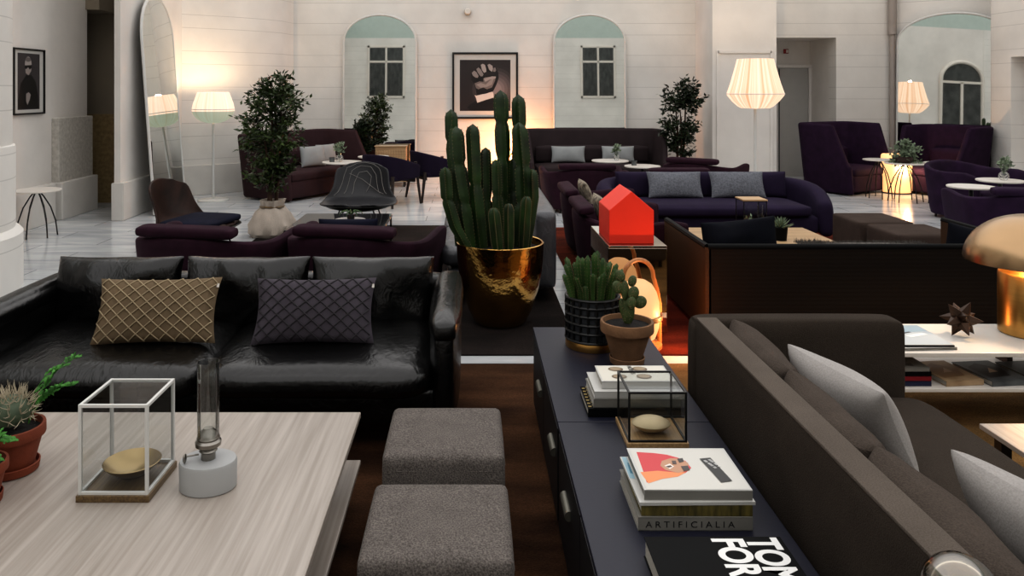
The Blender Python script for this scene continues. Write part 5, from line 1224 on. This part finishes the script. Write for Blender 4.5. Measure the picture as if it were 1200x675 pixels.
throw('throw_cushion', 'blue black cushion at the right end of the dark panelled sofa', .38, .36, .16, (3.74, 5.92, .355), PI-.2, .15, MAT['navyblack'], 42, 'blue black cushions of the panelled sofa', -.2)
def fur():
    b = MB(); rnd = random.Random(3)
    b.soft((2.85, 5.68, .51), (.95, .24, .20), .06, .02, cuts=6)
    for i in range(3400):
        x = rnd.uniform(2.38, 3.32); y = rnd.uniform(5.57, 5.80); z = .612; p = Vector((x, y, z)); d = Vector((rnd.gauss(0, .4), rnd.gauss(0, .4), 1)).normalized(); L_ = rnd.uniform(.012, .032) * (1.6 if x < 2.55 else 1)
        leaflet(b, p, d, Vector((rnd.uniform(-.3, .3), -1, 0)), L_, .004)
    o = b.obj('fur_throw', MAT['fur'], smooth=False); tag(o, 'shaggy grey fur throw lying along the back of the dark panelled sofa', 'throw')
fur()
pouf('brown felt square ottoman on the right, farther of two', (A(1018, 8.05).x+.03, 8.05, 0.012), .54, .60, .42, MAT['poufbrown'], 'brown ottomans', .0)
pouf('brown felt square ottoman on the right, nearer of two', (A(1060, 7.4).x+.06, 7.38, .012), .58, .58, .42, MAT['poufbrown'], 'brown ottomans', .0)
# ---------------------------------------------------------------- white shelf table with books and dome lamp
r = thing('shelf_table', 'white low table with a book shelf under the brass dome lamp', 'coffee table', (0, 0, .012))
MB().box((2.95, 4.26, .377), (1.95, .50, .022), .003).obj('table_top', MAT['white'], r, smooth=False)
MB().box((2.95, 4.26, .196), (1.95, .50, .02), .003).obj('shelf', MAT['white'], r, smooth=False)
for x in (2.1, 3.0, 3.8): MB().box((x, 4.42, .286), (.03, .10, .16)).obj('support_panel', MAT['darkwood'], r, smooth=False)
for x in (2.1, 3.8):
    for y in (4.1, 4.42): MB().box((x, y, .093), (.04, .04, .186)).obj('leg', MAT['black'], r, smooth=False)
r = thing('table_lamp', 'large brass dome table lamp at the right frame edge', 'table lamp', (3.09, 4.33, .40))
MB().lathe([(0, 0), (.15, 0), (.157, .006), (.157, .33), (.153, .338), (.148, .34), (.05, .45), (.03, .47), (.02, .50), (0, .50)], 64).obj('base_column', MAT['brass'], r)
n_ = 14; pf = [(.325*math.cos(t), .395+.262*math.sin(t)) for t in [PI/2*i/n_ for i in range(n_+1)]]
pf = [(max(a, 0), z) for a, z in pf]; pf[-1] = (0, pf[-1][1])
MB().lathe([(.318, .395)]+pf, 72).obj('dome_shade', MAT['brass_shade'] if 'brass_shade' in MAT else MAT['brass2'], r)
for a in (0, 2.1, 4.2): MB().tube([(.02*math.cos(a), .02*math.sin(a), .49), (.25*math.cos(a), .25*math.sin(a), .52)], .005, 6).obj('shade_arm', MAT['brass'], r)
l = lamp('lamp_bulb', (0, 0, .535), 26, (1, .70, .42), .05); l.parent = r
# star
b = MB(); t = bmesh.new(); bmesh.ops.create_icosphere(t, subdivisions=1, radius=1); vs = [f.calc_center_median().normalized()*.052 for f in t.faces]; t.free(); t = bmesh.new()
for v in vs: t.verts.new(v)
bmesh.ops.convex_hull(t, input=t.verts[:]); bmesh.ops.dissolve_limit(t, angle_limit=.05, verts=t.verts[:], edges=t.edges[:])
pk = bmesh.ops.poke(t, faces=t.faces[:])
for v in pk['verts']: v.co = v.co.normalized()*.108
bmesh.ops.recalc_face_normals(t, faces=t.faces[:])
b.merge(t); o = b.obj('star_ornament', MAT['bronze'], smooth=False); o.location = (A(1125, 4.28).x, 4.27, .40+.098); o.rotation_euler = (.35, .25, .5); tag(o, 'spiky dark bronze star on the white shelf table', 'ornament')
m = book('glossy magazine with pale blue cover on top of the white shelf table', .27, .34, .012, (2.36, 4.22, .40), .0, MAT['wcover'], 'magazines on the shelf table', hard=False)
m2 = book('thick white magazine under the pale blue one on the shelf table', .28, .35, .016, (2.36, 4.22, .40), .06, MAT['wcover'], 'magazines on the shelf table', hard=False)
m.location.z = .4165
art('cover_print', [(rect(-.13, -.165, .13, .165), '#b9c0c4'), ([(-.13, .02), (.13, .06), (.13, .165), (-.13, .165)], '#93a9b7'), ([(-.09, .0), (.02, .05), (.03, .04), (-.08, -.012)], '#2a3036'), ([(-.02, -.05), (.1, 0), (.08, .03), (-.04, -.02)], '#dfe2e2')], m, T((0, 0, .012)) @ R(-PI/2))
GS = 'books on the lower shelf of the white table'; zs = .2185
book('navy hardback, lowest of the pile on the lower shelf', .24, .30, .026, (2.25, 4.19, zs), 0, MAT['ncover'], GS)
book('red hardback in the pile on the lower shelf', .24, .30, .024, (2.25, 4.19, zs+.027), 0, MAT['rcover'], GS)
book('black hardback in the pile on the lower shelf', .24, .30, .022, (2.25, 4.19, zs+.052), 0, MAT['bcover'], GS)
bk = book('grey hardback with a dark picture, topmost of the pile on the lower shelf', .24, .30, .022, (2.24, 4.19, zs+.075), 0, MAT['gcover'], GS)
art('cover_print', [([(-.11, -.02), (-.02, -.04), (.04, .05), (-.1, .09)], '#201b18'), ([(-.02, -.11), (.05, -.13), (.06, -.08)], '#2c2622')], bk, T((0, 0, .022)) @ R(-PI/2))
for i, (x, w_, m_, lab, c) in enumerate(((2.53, .21, 'tcover', 'tan covered book lying right of the pile on the lower shelf', '#8a6a48'), (2.77, .22, 'scover', 'slate covered book with a dark spine on the lower shelf', '#1c1c1e'), (3.00, .20, 'scover', 'grey glossy book in the middle of the lower shelf', '#4a5258'), (3.26, .24, 'bcover', 'dark book with a warm toned picture at the right of the lower shelf', '#7d4f35'))):
    bk = book(lab, w_, .29, .028, (x, 4.19, zs), .12, MAT[m_], GS)
    art('cover_print', [([(-.08, -.10), (.05, -.08), (.08, .02), (.0, .11), (-.08, .06)], c), ([(-.03, -.03), (.03, -.02), (.02, .04)], '#b59a7c')], bk, T((0, 0, .028)) @ R(-PI/2))
# small pale table at the right edge
r = thing('side_table', 'small low pale table at the right frame edge beside the olive sofa', 'side table', (2.75, 2.87, .012))
MB().box((0, 0, .278), (1.10, 1.06, .022), .003).obj('table_top', MAT['ash'], r, smooth=False)
for x in (-.48, .5):
    for y in (-.5, .48): MB().box((x, y, .134), (.045, .045, .268)).obj('leg', MAT['darkwood'], r, smooth=False)
# ---------------------------------------------------------------- finer pieces hang under the part they belong to
NEST = {'shade_ring': 'lamp_shade', 'wick_knob': 'burner', 'care_label': 'lattice_cover', 'title_lettering': 'cover', 'cover_print': 'cover', 'cover_lettering': 'cover', 'spine_cloth': 'cover',
        'glass_pane': 'metal_frame', 'glass_lid': 'metal_frame', 'piping': 'cushion_block', 'stitching': 'shell', 'tie_band': 'canvas_sack', 'grid_cage': 'planter', 'brass_foot': 'planter', 'hub': 'table_top', 'lit_top_band': 'back_panel', 'arm_cap': 'side_panel', 'back_cap': 'back_panel', 'belt': 'globe'}
bn = lambda o: o.name.split('.')[0]
for o in list(C.objects):
    if o.parent and o.parent.parent is None and bn(o) in NEST:
        for s_ in o.parent.children:
            if bn(s_) == NEST[bn(o)] and s_.matrix_basis == Matrix.Identity(4): o.parent = s_; break
